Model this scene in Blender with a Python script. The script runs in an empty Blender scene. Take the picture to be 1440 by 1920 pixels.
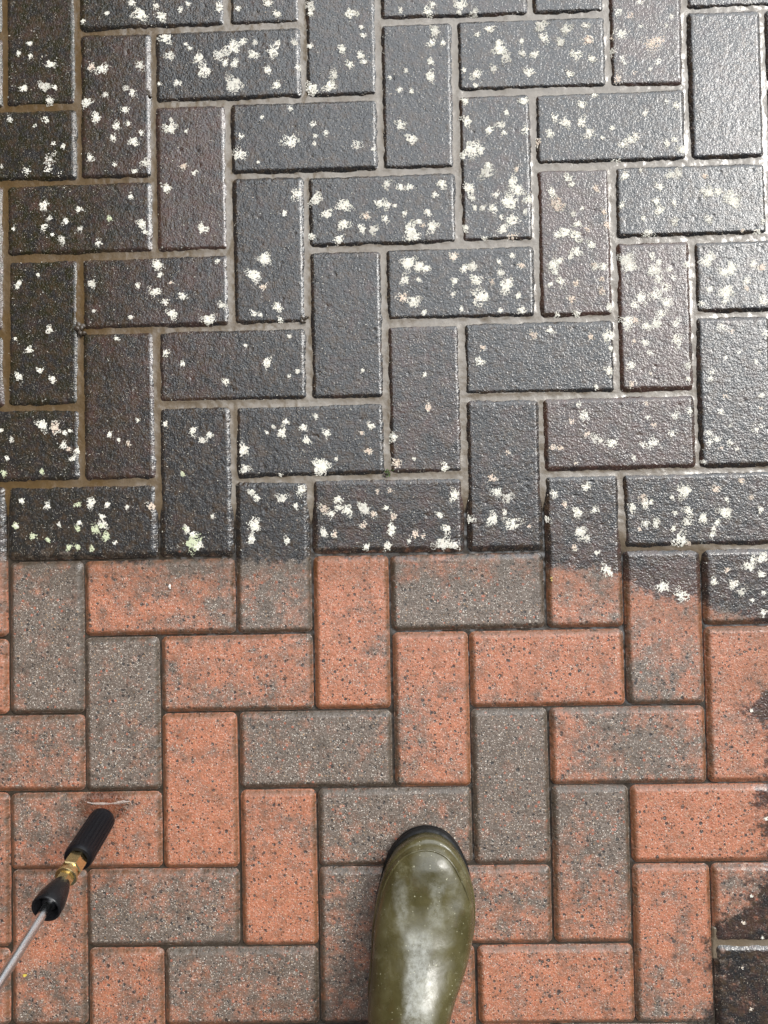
import bpy, bmesh, math, random
import numpy as np
from mathutils import Matrix, Vector
S = bpy.context.scene
COL = S.collection
rng = np.random.default_rng(7)
random.seed(7)

# ------------------------------------------------------------------ camera
F = 1443.0                       # focal length in pixels of a 1440 x 1920 frame
CX, CY = 720.0, 960.0
RX, RY, RZ = .0262257864, .0243679548, -.0203614014
CAM = np.array([.518245829, -.672071958, .995054776])


def rotm(rx, ry, rz):
    c, s = math.cos, math.sin
    X = np.array([[1, 0, 0], [0, c(rx), -s(rx)], [0, s(rx), c(rx)]])
    Y = np.array([[c(ry), 0, s(ry)], [0, 1, 0], [-s(ry), 0, c(ry)]])
    Zm = np.array([[c(rz), -s(rz), 0], [s(rz), c(rz), 0], [0, 0, 1]])
    return Zm @ Y @ X


RM = rotm(RX, RY, RZ)
cd = bpy.data.cameras.new('camera')
cam = bpy.data.objects.new('camera', cd)
COL.objects.link(cam)
M4 = np.eye(4)
M4[:3, :3] = RM
M4[:3, 3] = CAM
cam.matrix_world = Matrix(M4.tolist())
cd.sensor_fit = 'VERTICAL'
cd.sensor_height = 24.0
cd.lens = F / 1920.0 * 24.0
cd.clip_start = 0.01
cd.clip_end = 200.0
S.camera = cam


def project(x, y, z=0.0):
    """world point(s) -> pixel of the photograph"""
    P = np.stack(np.broadcast_arrays(np.asarray(x, float), np.asarray(y, float), np.asarray(z, float)), -1) - CAM
    q = P @ RM
    d = -q[..., 2]
    return CX + F * q[..., 0] / d, CY - F * q[..., 1] / d


def ray(px, py):
    v = RM @ np.array([(px - CX) / F, -(py - CY) / F, -1.0])
    return v / np.linalg.norm(v)


def ground_at(px, py, z=0.0):
    v = ray(px, py)
    t = (z - CAM[2]) / v[2]
    return CAM + v * t


# ------------------------------------------------------------------ sky and sun
SUN_AZ = math.radians(33)        # from +x (photo's right) towards +y (photo's top)
SUN_EL = math.radians(47)
W = bpy.data.worlds.new('World')
S.world = W
W.use_nodes = True
wn = W.node_tree
wn.nodes.clear()
wo = wn.nodes.new('ShaderNodeOutputWorld')
bg = wn.nodes.new('ShaderNodeBackground')
sky = wn.nodes.new('ShaderNodeTexSky')
sky.sky_type = 'NISHITA'
sky.sun_disc = False
sky.sun_elevation = SUN_EL
sky.sun_rotation = math.pi / 2 - SUN_AZ
sky.dust_density = 4.0
sky.air_density = 1.0
sky.ozone_density = 1.0
bg.inputs['Strength'].default_value = 0.10
# overcast: cloud over most of the sky, thick and grey behind the photographer, thin and bright towards the sun
tcw = wn.nodes.new('ShaderNodeTexCoord')
dot = wn.nodes.new('ShaderNodeVectorMath')
dot.operation = 'DOT_PRODUCT'
dot.inputs[1].default_value = (.32, .61, .72)
wn.links.new(tcw.outputs['Generated'], dot.inputs[0])
cl = wn.nodes.new('ShaderNodeTexNoise')
cl.inputs['Scale'].default_value = 4.5
cl.inputs['Detail'].default_value = 4
cl.inputs['Distortion'].default_value = .4
wn.links.new(tcw.outputs['Generated'], cl.inputs['Vector'])
ad = wn.nodes.new('ShaderNodeMath')
ad.operation = 'MULTIPLY_ADD'
ad.inputs[1].default_value = .8
wn.links.new(cl.outputs['Fac'], ad.inputs[0])
wn.links.new(dot.outputs['Value'], ad.inputs[2])
mr = wn.nodes.new('ShaderNodeMapRange')
mr.interpolation_type = 'SMOOTHSTEP'
mr.inputs[1].default_value, mr.inputs[2].default_value = .96, 1.36
mr.inputs[3].default_value, mr.inputs[4].default_value = .8, 39.0
wn.links.new(ad.outputs[0], mr.inputs[0])
cc = wn.nodes.new('ShaderNodeMix')
cc.data_type = 'RGBA'
cc.blend_type = 'MULTIPLY'
cc.inputs[0].default_value = 1
cc.inputs[6].default_value = (.92, .97, 1.02, 1)
wn.links.new(mr.outputs[0], cc.inputs[7])
mx = wn.nodes.new('ShaderNodeMix')
mx.data_type = 'RGBA'
mx.inputs[0].default_value = .86
wn.links.new(sky.outputs[0], mx.inputs[6])
wn.links.new(cc.outputs[2], mx.inputs[7])
wn.links.new(mx.outputs[2], bg.inputs['Color'])
wn.links.new(bg.outputs[0], wo.inputs['Surface'])
sl = bpy.data.lights.new('sun', 'SUN')
sl.energy = 2.1
sl.angle = math.radians(22)
sl.color = (1.0, 0.97, 0.92)
so = bpy.data.objects.new('sun', sl)
COL.objects.link(so)
sd = Vector((math.cos(SUN_AZ) * math.cos(SUN_EL), math.sin(SUN_AZ) * math.cos(SUN_EL), math.sin(SUN_EL)))
so.rotation_euler = sd.to_track_quat('Z', 'Y').to_euler()
S.view_settings.view_transform = 'Standard'
S.view_settings.look = 'None'
S.view_settings.exposure = 0.31
S.view_settings.gamma = 1.0

# ------------------------------------------------------------------ numpy noise


def _hash(ix, iy, seed):
    h = (ix.astype(np.int64) * 374761393 + iy.astype(np.int64) * 668265263 + seed * 974634517) & 0xFFFFFFFF
    h = ((h ^ (h >> 13)) * 1274126177) & 0xFFFFFFFF
    h = h ^ (h >> 16)
    return (h & 0xFFFFFF) / float(0xFFFFFF)


def vnoise(x, y, cell, seed):
    x = np.asarray(x) / cell
    y = np.asarray(y) / cell
    ix, iy = np.floor(x), np.floor(y)
    fx, fy = x - ix, y - iy
    fx = fx * fx * (3 - 2 * fx)
    fy = fy * fy * (3 - 2 * fy)
    a, b = _hash(ix, iy, seed), _hash(ix + 1, iy, seed)
    c, d = _hash(ix, iy + 1, seed), _hash(ix + 1, iy + 1, seed)
    return (a * (1 - fx) + b * fx) * (1 - fy) + (c * (1 - fx) + d * fx) * fy - 0.5


def sstep(a, b, x):
    t = np.clip((x - a) / (b - a), 0, 1)
    return t * t * (3 - 2 * t)


# ------------------------------------------------------------------ mesh helpers


def mesh_np(name, V, Fq, mats=(), attrs=None, smooth=True):
    """vertices (n,3) and quads (m,4) -> mesh"""
    me = bpy.data.meshes.new(name)
    Fq = np.asarray(Fq, np.int32)
    me.vertices.add(len(V))
    me.vertices.foreach_set('co', np.asarray(V, np.float32).ravel())
    n, k = Fq.shape
    me.loops.add(n * k)
    me.loops.foreach_set('vertex_index', Fq.ravel())
    me.polygons.add(n)
    me.polygons.foreach_set('loop_start', np.arange(0, n * k, k, dtype=np.int32))
    me.polygons.foreach_set('loop_total', np.full(n, k, np.int32))
    me.polygons.foreach_set('use_smooth', np.full(n, smooth, bool))
    for an, val in (attrs or {}).items():
        at = me.attributes.new(an, 'FLOAT', 'POINT')
        at.data.foreach_set('value', np.asarray(val, np.float32).ravel())
    for m in mats:
        me.materials.append(m)
    me.update()
    me.validate()
    return me


def put(name, me, parent=None, loc=(0, 0, 0)):
    o = bpy.data.objects.new(name, me)
    COL.objects.link(o)
    if parent is not None:
        o.parent = parent
    o.location = loc
    return o


def tag(o, label=None, cat=None, group=None, kind=None):
    if label:
        o['label'] = label
    if cat:
        o['category'] = cat
    if group:
        o['group'] = group
    if kind:
        o['kind'] = kind
    return o


def grid_faces(nu, nv, wrap=False):
    """quads of a (nv rows x nu columns) grid, columns wrap if asked"""
    r, c = np.meshgrid(np.arange(nv - 1), np.arange(nu if wrap else nu - 1), indexing='ij')
    c2 = (c + 1) % nu
    return np.stack([r * nu + c, r * nu + c2, (r + 1) * nu + c2, (r + 1) * nu + c], -1).reshape(-1, 4)


# ------------------------------------------------------------------ shader helpers


class NT:
    def __init__(self, name):
        self.m = bpy.data.materials.new(name)
        self.m.use_nodes = True
        self.t = self.m.node_tree
        self.t.nodes.clear()
        self.out = self.t.nodes.new('ShaderNodeOutputMaterial')
        self.b = self.t.nodes.new('ShaderNodeBsdfPrincipled')
        self.t.links.new(self.b.outputs[0], self.out.inputs[0])

    def set(self, sock, v):
        if isinstance(v, bpy.types.NodeSocket):
            self.t.links.new(v, sock)
        elif isinstance(v, (tuple, list)) and len(v) == 3 and sock.type == 'RGBA':
            sock.default_value = (*v, 1)
        else:
            sock.default_value = v

    def p(self, **kw):
        for k, v in kw.items():
            self.set(self.b.inputs[k.replace('_', ' ')], v)

    def math(self, op, a, b=0.0, c=0.0, clamp=False):
        n = self.t.nodes.new('ShaderNodeMath')
        n.operation = op
        n.use_clamp = clamp
        self.set(n.inputs[0], a)
        self.set(n.inputs[1], b)
        self.set(n.inputs[2], c)
        return n.outputs[0]

    def mix(self, f, a, b, mode='MIX'):
        n = self.t.nodes.new('ShaderNodeMix')
        n.data_type = 'RGBA'
        n.blend_type = mode
        self.set(n.inputs[0], f)
        self.set(n.inputs[6], a)
        self.set(n.inputs[7], b)
        return n.outputs[2]

    def fmix(self, f, a, b):
        n = self.t.nodes.new('ShaderNodeMix')
        self.set(n.inputs[0], f)
        self.set(n.inputs[2], a)
        self.set(n.inputs[3], b)
        return n.outputs[0]

    def ss(self, x, a, b, lo=0.0, hi=1.0):
        n = self.t.nodes.new('ShaderNodeMapRange')
        n.interpolation_type = 'SMOOTHSTEP'
        self.set(n.inputs[0], x)
        n.inputs[1].default_value, n.inputs[2].default_value = a, b
        n.inputs[3].default_value, n.inputs[4].default_value = lo, hi
        return n.outputs[0]

    def coord(self, random_offset=True):
        tc = self.t.nodes.new('ShaderNodeTexCoord').outputs['Object']
        if not random_offset:
            return tc
        oi = self.t.nodes.new('ShaderNodeObjectInfo')
        v = self.t.nodes.new('ShaderNodeVectorMath')
        v.operation = 'ADD'
        cmb = self.t.nodes.new('ShaderNodeCombineXYZ')
        a = self.math('MULTIPLY', oi.outputs['Random'], 37.0)
        b = self.math('MULTIPLY', oi.outputs['Random'], -53.0)
        self.set(cmb.inputs[0], a)
        self.set(cmb.inputs[1], b)
        self.t.links.new(tc, v.inputs[0])
        self.t.links.new(cmb.outputs[0], v.inputs[1])
        return v.outputs[0]

    def noise(self, co, scale, detail=3.0, rough=0.55, dist=0.0):
        n = self.t.nodes.new('ShaderNodeTexNoise')
        self.set(n.inputs['Vector'], co)
        n.inputs['Scale'].default_value = scale
        n.inputs['Detail'].default_value = detail
        n.inputs['Roughness'].default_value = rough
        n.inputs['Distortion'].default_value = dist
        return n.outputs['Fac']

    def voro(self, co, scale, rand=1.0):
        n = self.t.nodes.new('ShaderNodeTexVoronoi')
        self.set(n.inputs['Vector'], co)
        n.inputs['Scale'].default_value = scale
        n.inputs['Randomness'].default_value = rand
        s = self.t.nodes.new('ShaderNodeSeparateColor')
        self.t.links.new(n.outputs['Color'], s.inputs[0])
        return n.outputs['Distance'], s.outputs[0], s.outputs[1]

    def warp(self, co, scale, amount):
        n = self.t.nodes.new('ShaderNodeTexNoise')
        self.set(n.inputs['Vector'], co)
        n.inputs['Scale'].default_value = scale
        n.inputs['Detail'].default_value = 1
        v = self.t.nodes.new('ShaderNodeVectorMath')
        v.operation = 'MULTIPLY_ADD'
        self.t.links.new(n.outputs['Color'], v.inputs[0])
        v.inputs[1].default_value = (amount, amount, amount)
        self.set(v.inputs[2], co)
        return v.outputs[0]

    def attr(self, name):
        n = self.t.nodes.new('ShaderNodeAttribute')
        n.attribute_name = name
        return n.outputs['Fac']

    def bump(self, h, dist, strength=1.0, normal=None):
        n = self.t.nodes.new('ShaderNodeBump')
        self.set(n.inputs['Height'], h)
        n.inputs['Distance'].default_value = dist
        self.set(n.inputs['Strength'], strength)
        if normal is not None:
            self.t.links.new(normal, n.inputs['Normal'])
        return n.outputs[0]

# ------------------------------------------------------------------ materials


def specks(t, co, scale, keep, size, chan=0):
    d, r, g = t.voro(co, scale)
    on = t.math('GREATER_THAN', g if chan else r, keep)
    return t.math('MULTIPLY', on, t.ss(d, size, size * 0.7))


def mat_paver():
    t = NT('block paver concrete')
    co = t.coord()
    co0 = co
    co = t.warp(co, 420, .0016)
    red, grime, moss, wet, stain = (t.attr(a) for a in ('red', 'grime', 'moss', 'wet', 'stain'))
    big = t.noise(co, 38, 4, 0.6)
    mid = t.noise(co, 150, 4, 0.65)
    fine = t.noise(co0, 430, 4, 0.78)
    # brindle: charcoal and terracotta concrete, mixed in clouds
    rm = t.math('ADD', red, t.math('MULTIPLY', t.math('SUBTRACT', big, .5), 1.6))
    rm = t.math('ADD', rm, t.math('MULTIPLY', t.math('SUBTRACT', mid, .5), 0.9))
    rm = t.ss(rm, 0.10, 0.90)
    col = t.mix(rm, (.118, .089, .070), (.330, .124, .067))
    col = t.mix(1.0, col, t.mix(fine, (-.15, -.15, -.15), (2.15, 2.15, 2.15)), 'MULTIPLY')
    # aggregate: dark grit, tan and pale grains, red grains
    dark = t.math('MAXIMUM', specks(t, co, 150, .77, .34), t.math('MAXIMUM', specks(t, co, 320, .76, .40), specks(t, co, 88, .84, .25)))
    col = t.mix(t.math('MULTIPLY', dark, .92), col, (.030, .027, .026))
    tan = specks(t, co, 300, .86, .36, 1)
    col = t.mix(t.math('MULTIPLY', tan, .7), col, (.40, .25, .14))
    redg = specks(t, co, 210, .90, .42, 1)
    col = t.mix(t.math('MULTIPLY', redg, .7), col, (.36, .10, .05))
    pale = t.math('MAXIMUM', specks(t, co, 620, .72, .40), specks(t, co, 330, .91, .32))
    pale = t.math('MAXIMUM', t.math('MULTIPLY', pale, t.fmix(rm, 1.0, .62)), t.math('MULTIPLY', specks(t, co, 1000, .80, .40, 1), .6))
    col = t.mix(t.math('MULTIPLY', pale, .85), col, (.60, .54, .46))
    # brown residue along edges
    st = t.math('MULTIPLY', stain, t.ss(t.noise(co, 70, 3), .22, .46))
    col = t.mix(t.math('MULTIPLY', st, .88), col, t.mix(rm, (.046, .032, .018), (.125, .047, .014)))
    # the wet patch by the nozzle
    w = t.ss(t.math('ADD', wet, t.math('MULTIPLY', t.math('SUBTRACT', mid, .5), .6)), .35, .65)
    col = t.mix(w, col, t.mix(1.0, col, (.50, .40, .34), 'MULTIPLY'))
    # grime film
    gsum = t.math('ADD', grime, t.math('MULTIPLY', t.math('SUBTRACT', t.noise(co0, 110, 5, .7), .5), 1.0))
    gsum = t.math('ADD', gsum, t.math('MULTIPLY', t.math('SUBTRACT', fine, .5), .40))
    g = t.ss(gsum, .36, .66)
    # brown staining left in clouds on the cleaned face
    haze = t.math('MULTIPLY', t.ss(t.noise(co0, 55, 5, .7), .46, .70), .62)
    col = t.mix(haze, col, t.mix(rm, (.060, .046, .034), (.190, .080, .042)))
    gcol = t.mix(rm, (.0165, .0155, .0148), (.054, .028, .021))
    gcol = t.mix(1.0, gcol, t.mix(t.noise(co, 420, 4, .7), (.05, .05, .05), (2.1, 2.1, 2.1)), 'MULTIPLY')
    gm = t.math('MULTIPLY', moss, t.ss(t.noise(co, 60, 4, .65), .40, .62))
    gcol = t.mix(gm, gcol, (.016, .0145, .005))
    glint_specks = t.math('MAXIMUM', specks(t, co, 480, .88, .30), specks(t, co, 760, .86, .36))  # pale aggregate specks, also painted in as wet glints on the grime
    gcol = t.mix(t.math('MULTIPLY', glint_specks, t.ss(t.noise(co0, 70, 3), .3, .7, .25, .85)), gcol, (.40, .35, .27))
    brown = t.math('MULTIPLY', t.ss(t.noise(co, 85, 5, .75), .46, .66), .75)
    gcol = t.mix(brown, gcol, (.048, .030, .016))
    col = t.mix(g, col, gcol)
    # surface: open grainy concrete when clean, a slick pimpled film when grimy
    hc = t.math('ADD', t.math('MULTIPLY', fine, 1.0), t.math('MULTIPLY', t.noise(co, 260, 3, .6), 1.2))
    hc = t.math('SUBTRACT', hc, t.math('MULTIPLY', dark, .5))
    hg = t.math('ADD', t.math('MULTIPLY', t.noise(co0, 430, 1, .5), 1.5), t.math('MULTIPLY', t.noise(co0, 170, 2, .5), .6))
    h = t.fmix(g, hc, hg)
    nb = t.bump(h, .0009, t.fmix(g, 1.0, .62))
    film = t.bump(t.noise(co0, 480, 1, .5), .0006, .55)
    rough = t.fmix(g, t.fmix(w, .36, .12), t.ss(mid, .3, .7, .08, .22))
    t.p(Base_Color=col, Roughness=rough, Normal=nb, Specular_IOR_Level=t.fmix(g, .45, t.fmix(moss, .50, .28)), Coat_Weight=t.fmix(g, .40, t.fmix(moss, .58, .22)), Coat_Roughness=.06, Coat_IOR=1.4, Coat_Normal=film)
    return t.m


def mat_silt():
    t = NT('wet sand and silt')
    co = t.coord(False)
    lvl, shade_brown = t.attr('silt'), t.attr('shade_brown')
    n1 = t.noise(co, 40, 4, .6)
    n2 = t.noise(co, 350, 4, .6)
    tan = t.mix(n1, (.112, .088, .062), (.180, .146, .108))
    brn = t.mix(n1, (.058, .035, .014), (.112, .070, .031))
    c = t.mix(shade_brown, tan, brn)
    c = t.mix(1.0, c, t.mix(n2, (.7, .7, .7), (1.25, 1.25, 1.25)), 'MULTIPLY')
    grit = specks(t, co, 420, .93, .32)
    c = t.mix(t.math('MULTIPLY', grit, .6), c, (.05, .04, .03))
    base = t.mix(n2, (.020, .016, .012), (.050, .038, .027))
    c = t.mix(t.ss(lvl, .25, .6), base, c)
    h = t.math('ADD', t.math('MULTIPLY', n2, .4), t.math('MULTIPLY', t.noise(co, 110, 3, .5), 1.0))
    t.p(Base_Color=c, Roughness=t.ss(n1, .35, .65, .14, .30), Normal=t.bump(h, .0012, .6), Specular_IOR_Level=t.fmix(shade_brown, .5, .25), Coat_Weight=t.fmix(shade_brown, .55, .06), Coat_Roughness=.08, Coat_Normal=t.bump(t.noise(co, 90, 2, .5), .0009, .6))
    return t.m


def mat_lichen():
    t = NT('lichen crust')
    co = t.coord(False)
    tint, green, fade = t.attr('tint'), t.attr('green'), t.attr('fade')
    c = t.mix(tint, (.77, .75, .67), (.66, .51, .41))
    c = t.mix(green, c, (.46, .52, .28))
    c = t.mix(1.0, c, t.mix(t.noise(co, 900, 2), (.66, .66, .66), (1.15, 1.15, 1.15)), 'MULTIPLY')
    c = t.mix(fade, c, (.19, .17, .145))
    t.p(Base_Color=c, Roughness=.75, Normal=t.bump(t.noise(co, 1400, 2), .0006, .6))
    return t.m


def mat_boot():
    t = NT('wet olive rubber')
    co = t.coord(False)
    n = t.noise(co, 22, 5, .62)
    n2 = t.noise(co, 160, 4, .7)
    c = t.mix(t.ss(n, .32, .68), (.043, .036, .012), (.074, .063, .026))
    scuff = t.math('MULTIPLY', t.ss(t.noise(co, 45, 5, .7, .6), .52, .70), .45)
    c = t.mix(scuff, c, (.150, .140, .085))
    mudf = t.math('MULTIPLY', t.ss(t.noise(co, 30, 4, .7), .56, .72), .55)
    c = t.mix(mudf, c, (.052, .036, .012))
    # sky glare painted as a pale streak down the instep, weaker at the toe
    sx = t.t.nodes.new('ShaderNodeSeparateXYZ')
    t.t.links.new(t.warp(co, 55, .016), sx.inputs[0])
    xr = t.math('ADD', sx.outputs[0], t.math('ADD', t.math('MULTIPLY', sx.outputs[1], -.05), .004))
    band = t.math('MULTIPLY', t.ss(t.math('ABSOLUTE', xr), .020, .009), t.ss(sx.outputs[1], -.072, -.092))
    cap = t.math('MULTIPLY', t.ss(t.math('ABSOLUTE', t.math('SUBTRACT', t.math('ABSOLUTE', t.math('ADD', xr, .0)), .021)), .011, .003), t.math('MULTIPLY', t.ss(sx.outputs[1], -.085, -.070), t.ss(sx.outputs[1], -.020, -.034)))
    glare = t.math('MULTIPLY', t.math('MAXIMUM', band, t.math('MULTIPLY', cap, .55)), t.ss(t.noise(co, 170, 6, .8), .28, .66))
    c = t.mix(t.math('MULTIPLY', glare, .50), c, (.36, .36, .32))
    dots = t.math('MAXIMUM', specks(t, co, 260, .955, .22), specks(t, co, 500, .97, .3))
    c = t.mix(t.math('MULTIPLY', dots, .7), c, (.42, .40, .28))
    dk = specks(t, co, 330, .96, .24, 1)
    c = t.mix(t.math('MULTIPLY', dk, .7), c, (.02, .016, .008))
    r = t.math('ADD', t.ss(t.noise(co, 38, 5, .65), .38, .64, .13, .42), t.math('MULTIPLY', n2, .10))
    hh = t.math('ADD', t.math('MULTIPLY', n2, .25), t.math('MULTIPLY', t.noise(co, 30, 2), 1.6))
    t.p(Base_Color=c, Roughness=t.math('MULTIPLY', r, .8), Normal=t.bump(hh, .0016, .55), Specular_IOR_Level=.55)
    return t.m


def mat_simple(name, col, rough, metal=0.0, bumps=0.0, scale=300, vary=.25, spec=.5):
    t = NT(name)
    co = t.coord(False)
    n = t.noise(co, scale, 4, .6)
    lo = tuple(v * (1 - vary) for v in col)
    hi = tuple(v * (1 + vary) for v in col)
    t.p(Base_Color=t.mix(n, lo, hi), Roughness=t.ss(t.noise(co, scale * .4, 4, .6), .3, .7, rough * .75, min(1, rough * 1.3)), Metallic=metal, Specular_IOR_Level=spec)
    if bumps:
        t.p(Normal=t.bump(n, bumps, .6))
    return t.m


def mat_blocker_brick():
    t = NT('brown blocker brick')
    n = t.t.nodes.new('ShaderNodeTexBrick')
    tc = t.t.nodes.new('ShaderNodeTexCoord')
    sp = t.t.nodes.new('ShaderNodeSeparateXYZ')
    cb = t.t.nodes.new('ShaderNodeCombineXYZ')
    t.t.links.new(tc.outputs['Object'], sp.inputs[0])
    t.t.links.new(sp.outputs[1], cb.inputs[0])
    t.t.links.new(sp.outputs[2], cb.inputs[1])
    t.t.links.new(cb.outputs[0], n.inputs['Vector'])
    n.inputs['Color1'].default_value = (.055, .030, .019, 1)
    n.inputs['Color2'].default_value = (.085, .045, .029, 1)
    n.inputs['Mortar'].default_value = (.09, .075, .06, 1)
    n.inputs['Scale'].default_value = 1.0
    n.inputs['Brick Width'].default_value = .225
    n.inputs['Row Height'].default_value = .075
    n.inputs['Mortar Size'].default_value = .010
    t.p(Base_Color=t.mix(.5, n.outputs['Color'], t.mix(t.noise(tc.outputs['Object'], 30, 4), (.04, .022, .014), (.09, .052, .034))), Roughness=.85)
    return t.m


M_PAVER = mat_paver()
M_SILT = mat_silt()
M_LICHEN = mat_lichen()
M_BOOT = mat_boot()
M_SOLE = mat_simple('black rubber sole', (.006, .006, .006), .6, 0, .0008, 300, .25, .25)
M_GRIP = mat_simple('black ribbed plastic', (.005, .005, .0065), .36, 0, .0003, 500, .25, .2)
M_CONE = mat_simple('black rubber', (.007, .007, .008), .28, 0, .0005, 250, .25, .28)
M_BRASS = mat_simple('brass', (.70, .55, .28), .22, 1.0, .0001, 200, .15)
M_STEEL = mat_simple('steel', (.74, .74, .75), .24, 1.0, .0001, 120, .1)
M_EARTH = mat_simple('damp earth', (.060, .046, .034), .7, 0, .003, 60, .35)
M_MOSS = mat_simple('moss', (.05, .085, .015), .6, 0, 0, 400, .4)
M_GRIT = mat_simple('wet grit', (.055, .042, .030), .3, 0, .0006, 500, .5)
M_PALE = mat_simple('white quartz', (.66, .63, .57), .45, 0, .0003, 400, .2)
M_OCHRE = mat_simple('ochre stone', (.46, .33, .10), .45, 0, .0003, 400, .25)
M_LEAF = mat_simple('yellow leaf', (.60, .46, .08), .5, 0, 0, 300, .2)
M_BLOCKER = mat_blocker_brick()
M_FOAM = mat_simple('foamy water', (.50, .42, .37), .10, 0, .0005, 300, .15)
_f = [n for n in M_FOAM.node_tree.nodes if n.type == 'BSDF_PRINCIPLED'][0]
_n = M_FOAM.node_tree.nodes.new('ShaderNodeTexNoise')
_n.inputs['Scale'].default_value = 260
_r = M_FOAM.node_tree.nodes.new('ShaderNodeMapRange')
_r.inputs[1].default_value, _r.inputs[2].default_value, _r.inputs[3].default_value, _r.inputs[4].default_value = .38, .62, .18, .85
M_FOAM.node_tree.links.new(_n.outputs['Fac'], _r.inputs[0])
M_FOAM.node_tree.links.new(_r.outputs[0], _f.inputs['Alpha'])

# ------------------------------------------------------------------ where the cleaning has reached (measured on the ground)
_YB = np.array([(-900, 1047), (0, 1047), (440, 1050), (450, 1052), (520, 1047), (588, 1045), (592, 1036), (735, 1039), (1020, 1040), (1027, 1062), (1100, 1070), (1165, 1082),
                (1180, 1090), (1230, 1118), (1270, 1125), (1315, 1132), (1360, 1150), (1440, 1170), (1640, 1200), (3000, 1300)], float)
_XB = np.array([(1100, 1700), (1170, 1600), (1290, 1452), (1310, 1405), (1335, 1391), (1350, 1408), (1370, 1436), (1400, 1443), (1460, 1443), (1478, 1425), (1490, 1413), (1520, 1424), (1570, 1432),
                (1610, 1440), (1640, 1440), (1660, 1420), (1690, 1395), (1720, 1360), (1740, 1335), (1770, 1338), (1775, 1344), (1850, 1342), (1880, 1330), (1900, 1312), (1920, 1305), (2600, 1250)], float)
_YS = np.array([(-900, 975), (0, 975), (600, 985), (880, 960), (1020, 960), (1100, 990), (1165, 1035), (1180, 1052), (1320, 1060), (1440, 1080), (3000, 1200)], float)


def grime_at(x, y):
    """signed depth in the uncleaned area, in photo pixels (1 px is 0.7 mm)"""
    px, py = project(x, y)
    px = px + vnoise(x, y, .016, 71) * 26 + vnoise(x, y, .006, 72) * 14
    py = py + vnoise(x, y, .016, 73) * 16 + vnoise(x, y, .006, 74) * 12
    a = np.interp(px, _YB[:, 0], _YB[:, 1]) - py
    b = px - np.interp(py, _XB[:, 0], _XB[:, 1])
    return np.maximum(a, np.minimum(b * .45, 12.0))


def silt_at(x, y):
    px, py = project(x, y)
    a = (np.interp(px, _YS[:, 0], _YS[:, 1]) - py) / 40.0
    b = np.where((px > 1338) & (py > 1740) & (py < 1800), 1.0, 0.0)
    return sstep(-0.5, 1.0, np.maximum(a, b))


CHAMF_W, CHAMF_D, CORNER = .0068, .0044, .0075
GAP = .0026
THICK = .05


def block_height(lx, ly, hw, hl, seed):
    """top of a paver over local x, y: rounded-off arris, worn edge, rough face"""
    ex = np.abs(lx) - (hw - CORNER)
    ey = np.abs(ly) - (hl - CORNER)
    out = np.hypot(np.maximum(ex, 0), np.maximum(ey, 0)) + np.minimum(np.maximum(ex, ey), 0) - CORNER
    d = -out
    d = d + vnoise(lx, ly, .006, seed) * .0008 + vnoise(lx, ly, .0025, seed + 1) * .0007
    g = np.random.default_rng(seed + 50000)
    for _ in range(int(g.integers(2, 6))):                      # chipped arrises
        on_x = g.random() < .5
        u = g.uniform(-1, 1)
        qx, qy = (u * hw, math.copysign(hl, g.uniform(-1, 1))) if on_x else (math.copysign(hw, g.uniform(-1, 1)), u * hl)
        cr = g.uniform(.002, .0045)
        d = d - g.uniform(.0012, .0040) * np.exp(-((lx - qx) ** 2 + (ly - qy) ** 2) / (cr * cr))
    t = np.clip(d / CHAMF_W, 0, 1)
    z = -CHAMF_D * ((1 - t) ** 1.15 + .10 * (1 - t) ** 8)
    rough = vnoise(lx, ly, .0044, seed + 2) * .00022 + vnoise(lx, ly, .0030, seed + 3) * .00020 + vnoise(lx, ly, .03, seed + 4) * .0004
    return z + rough - .0002, -out


def bilin(g, u, v):
    g = np.asarray(g, float)
    if g.ndim == 0:
        return np.full(u.shape, float(g))
    if g.ndim == 1:
        g = g[None]
    nr, nc = g.shape
    a, b = np.clip(v, 0, 1) * (nr - 1), np.clip(u, 0, 1) * (nc - 1)
    i, j = np.minimum(a.astype(int), max(nr - 2, 0)), np.minimum(b.astype(int), max(nc - 2, 0))
    i2, j2 = np.minimum(i + 1, nr - 1), np.minimum(j + 1, nc - 1)
    fa, fb = a - i, b - j
    return (g[i, j] * (1 - fb) + g[i, j2] * fb) * (1 - fa) + (g[i2, j] * (1 - fb) + g[i2, j2] * fb) * fa


def lines(h, step):
    """coordinate lines over [-h, h], closer together on the rounded edge"""
    e = np.array([0, .0008, .0018, .003, .0044, .006])
    n = max(2, int(round((2 * h - .0124) / step)))
    mid = np.linspace(-h + .0075, h - .0075, n)
    return np.concatenate([-h + e, mid, (h - e)[::-1]])


class Block:
    pass


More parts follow.
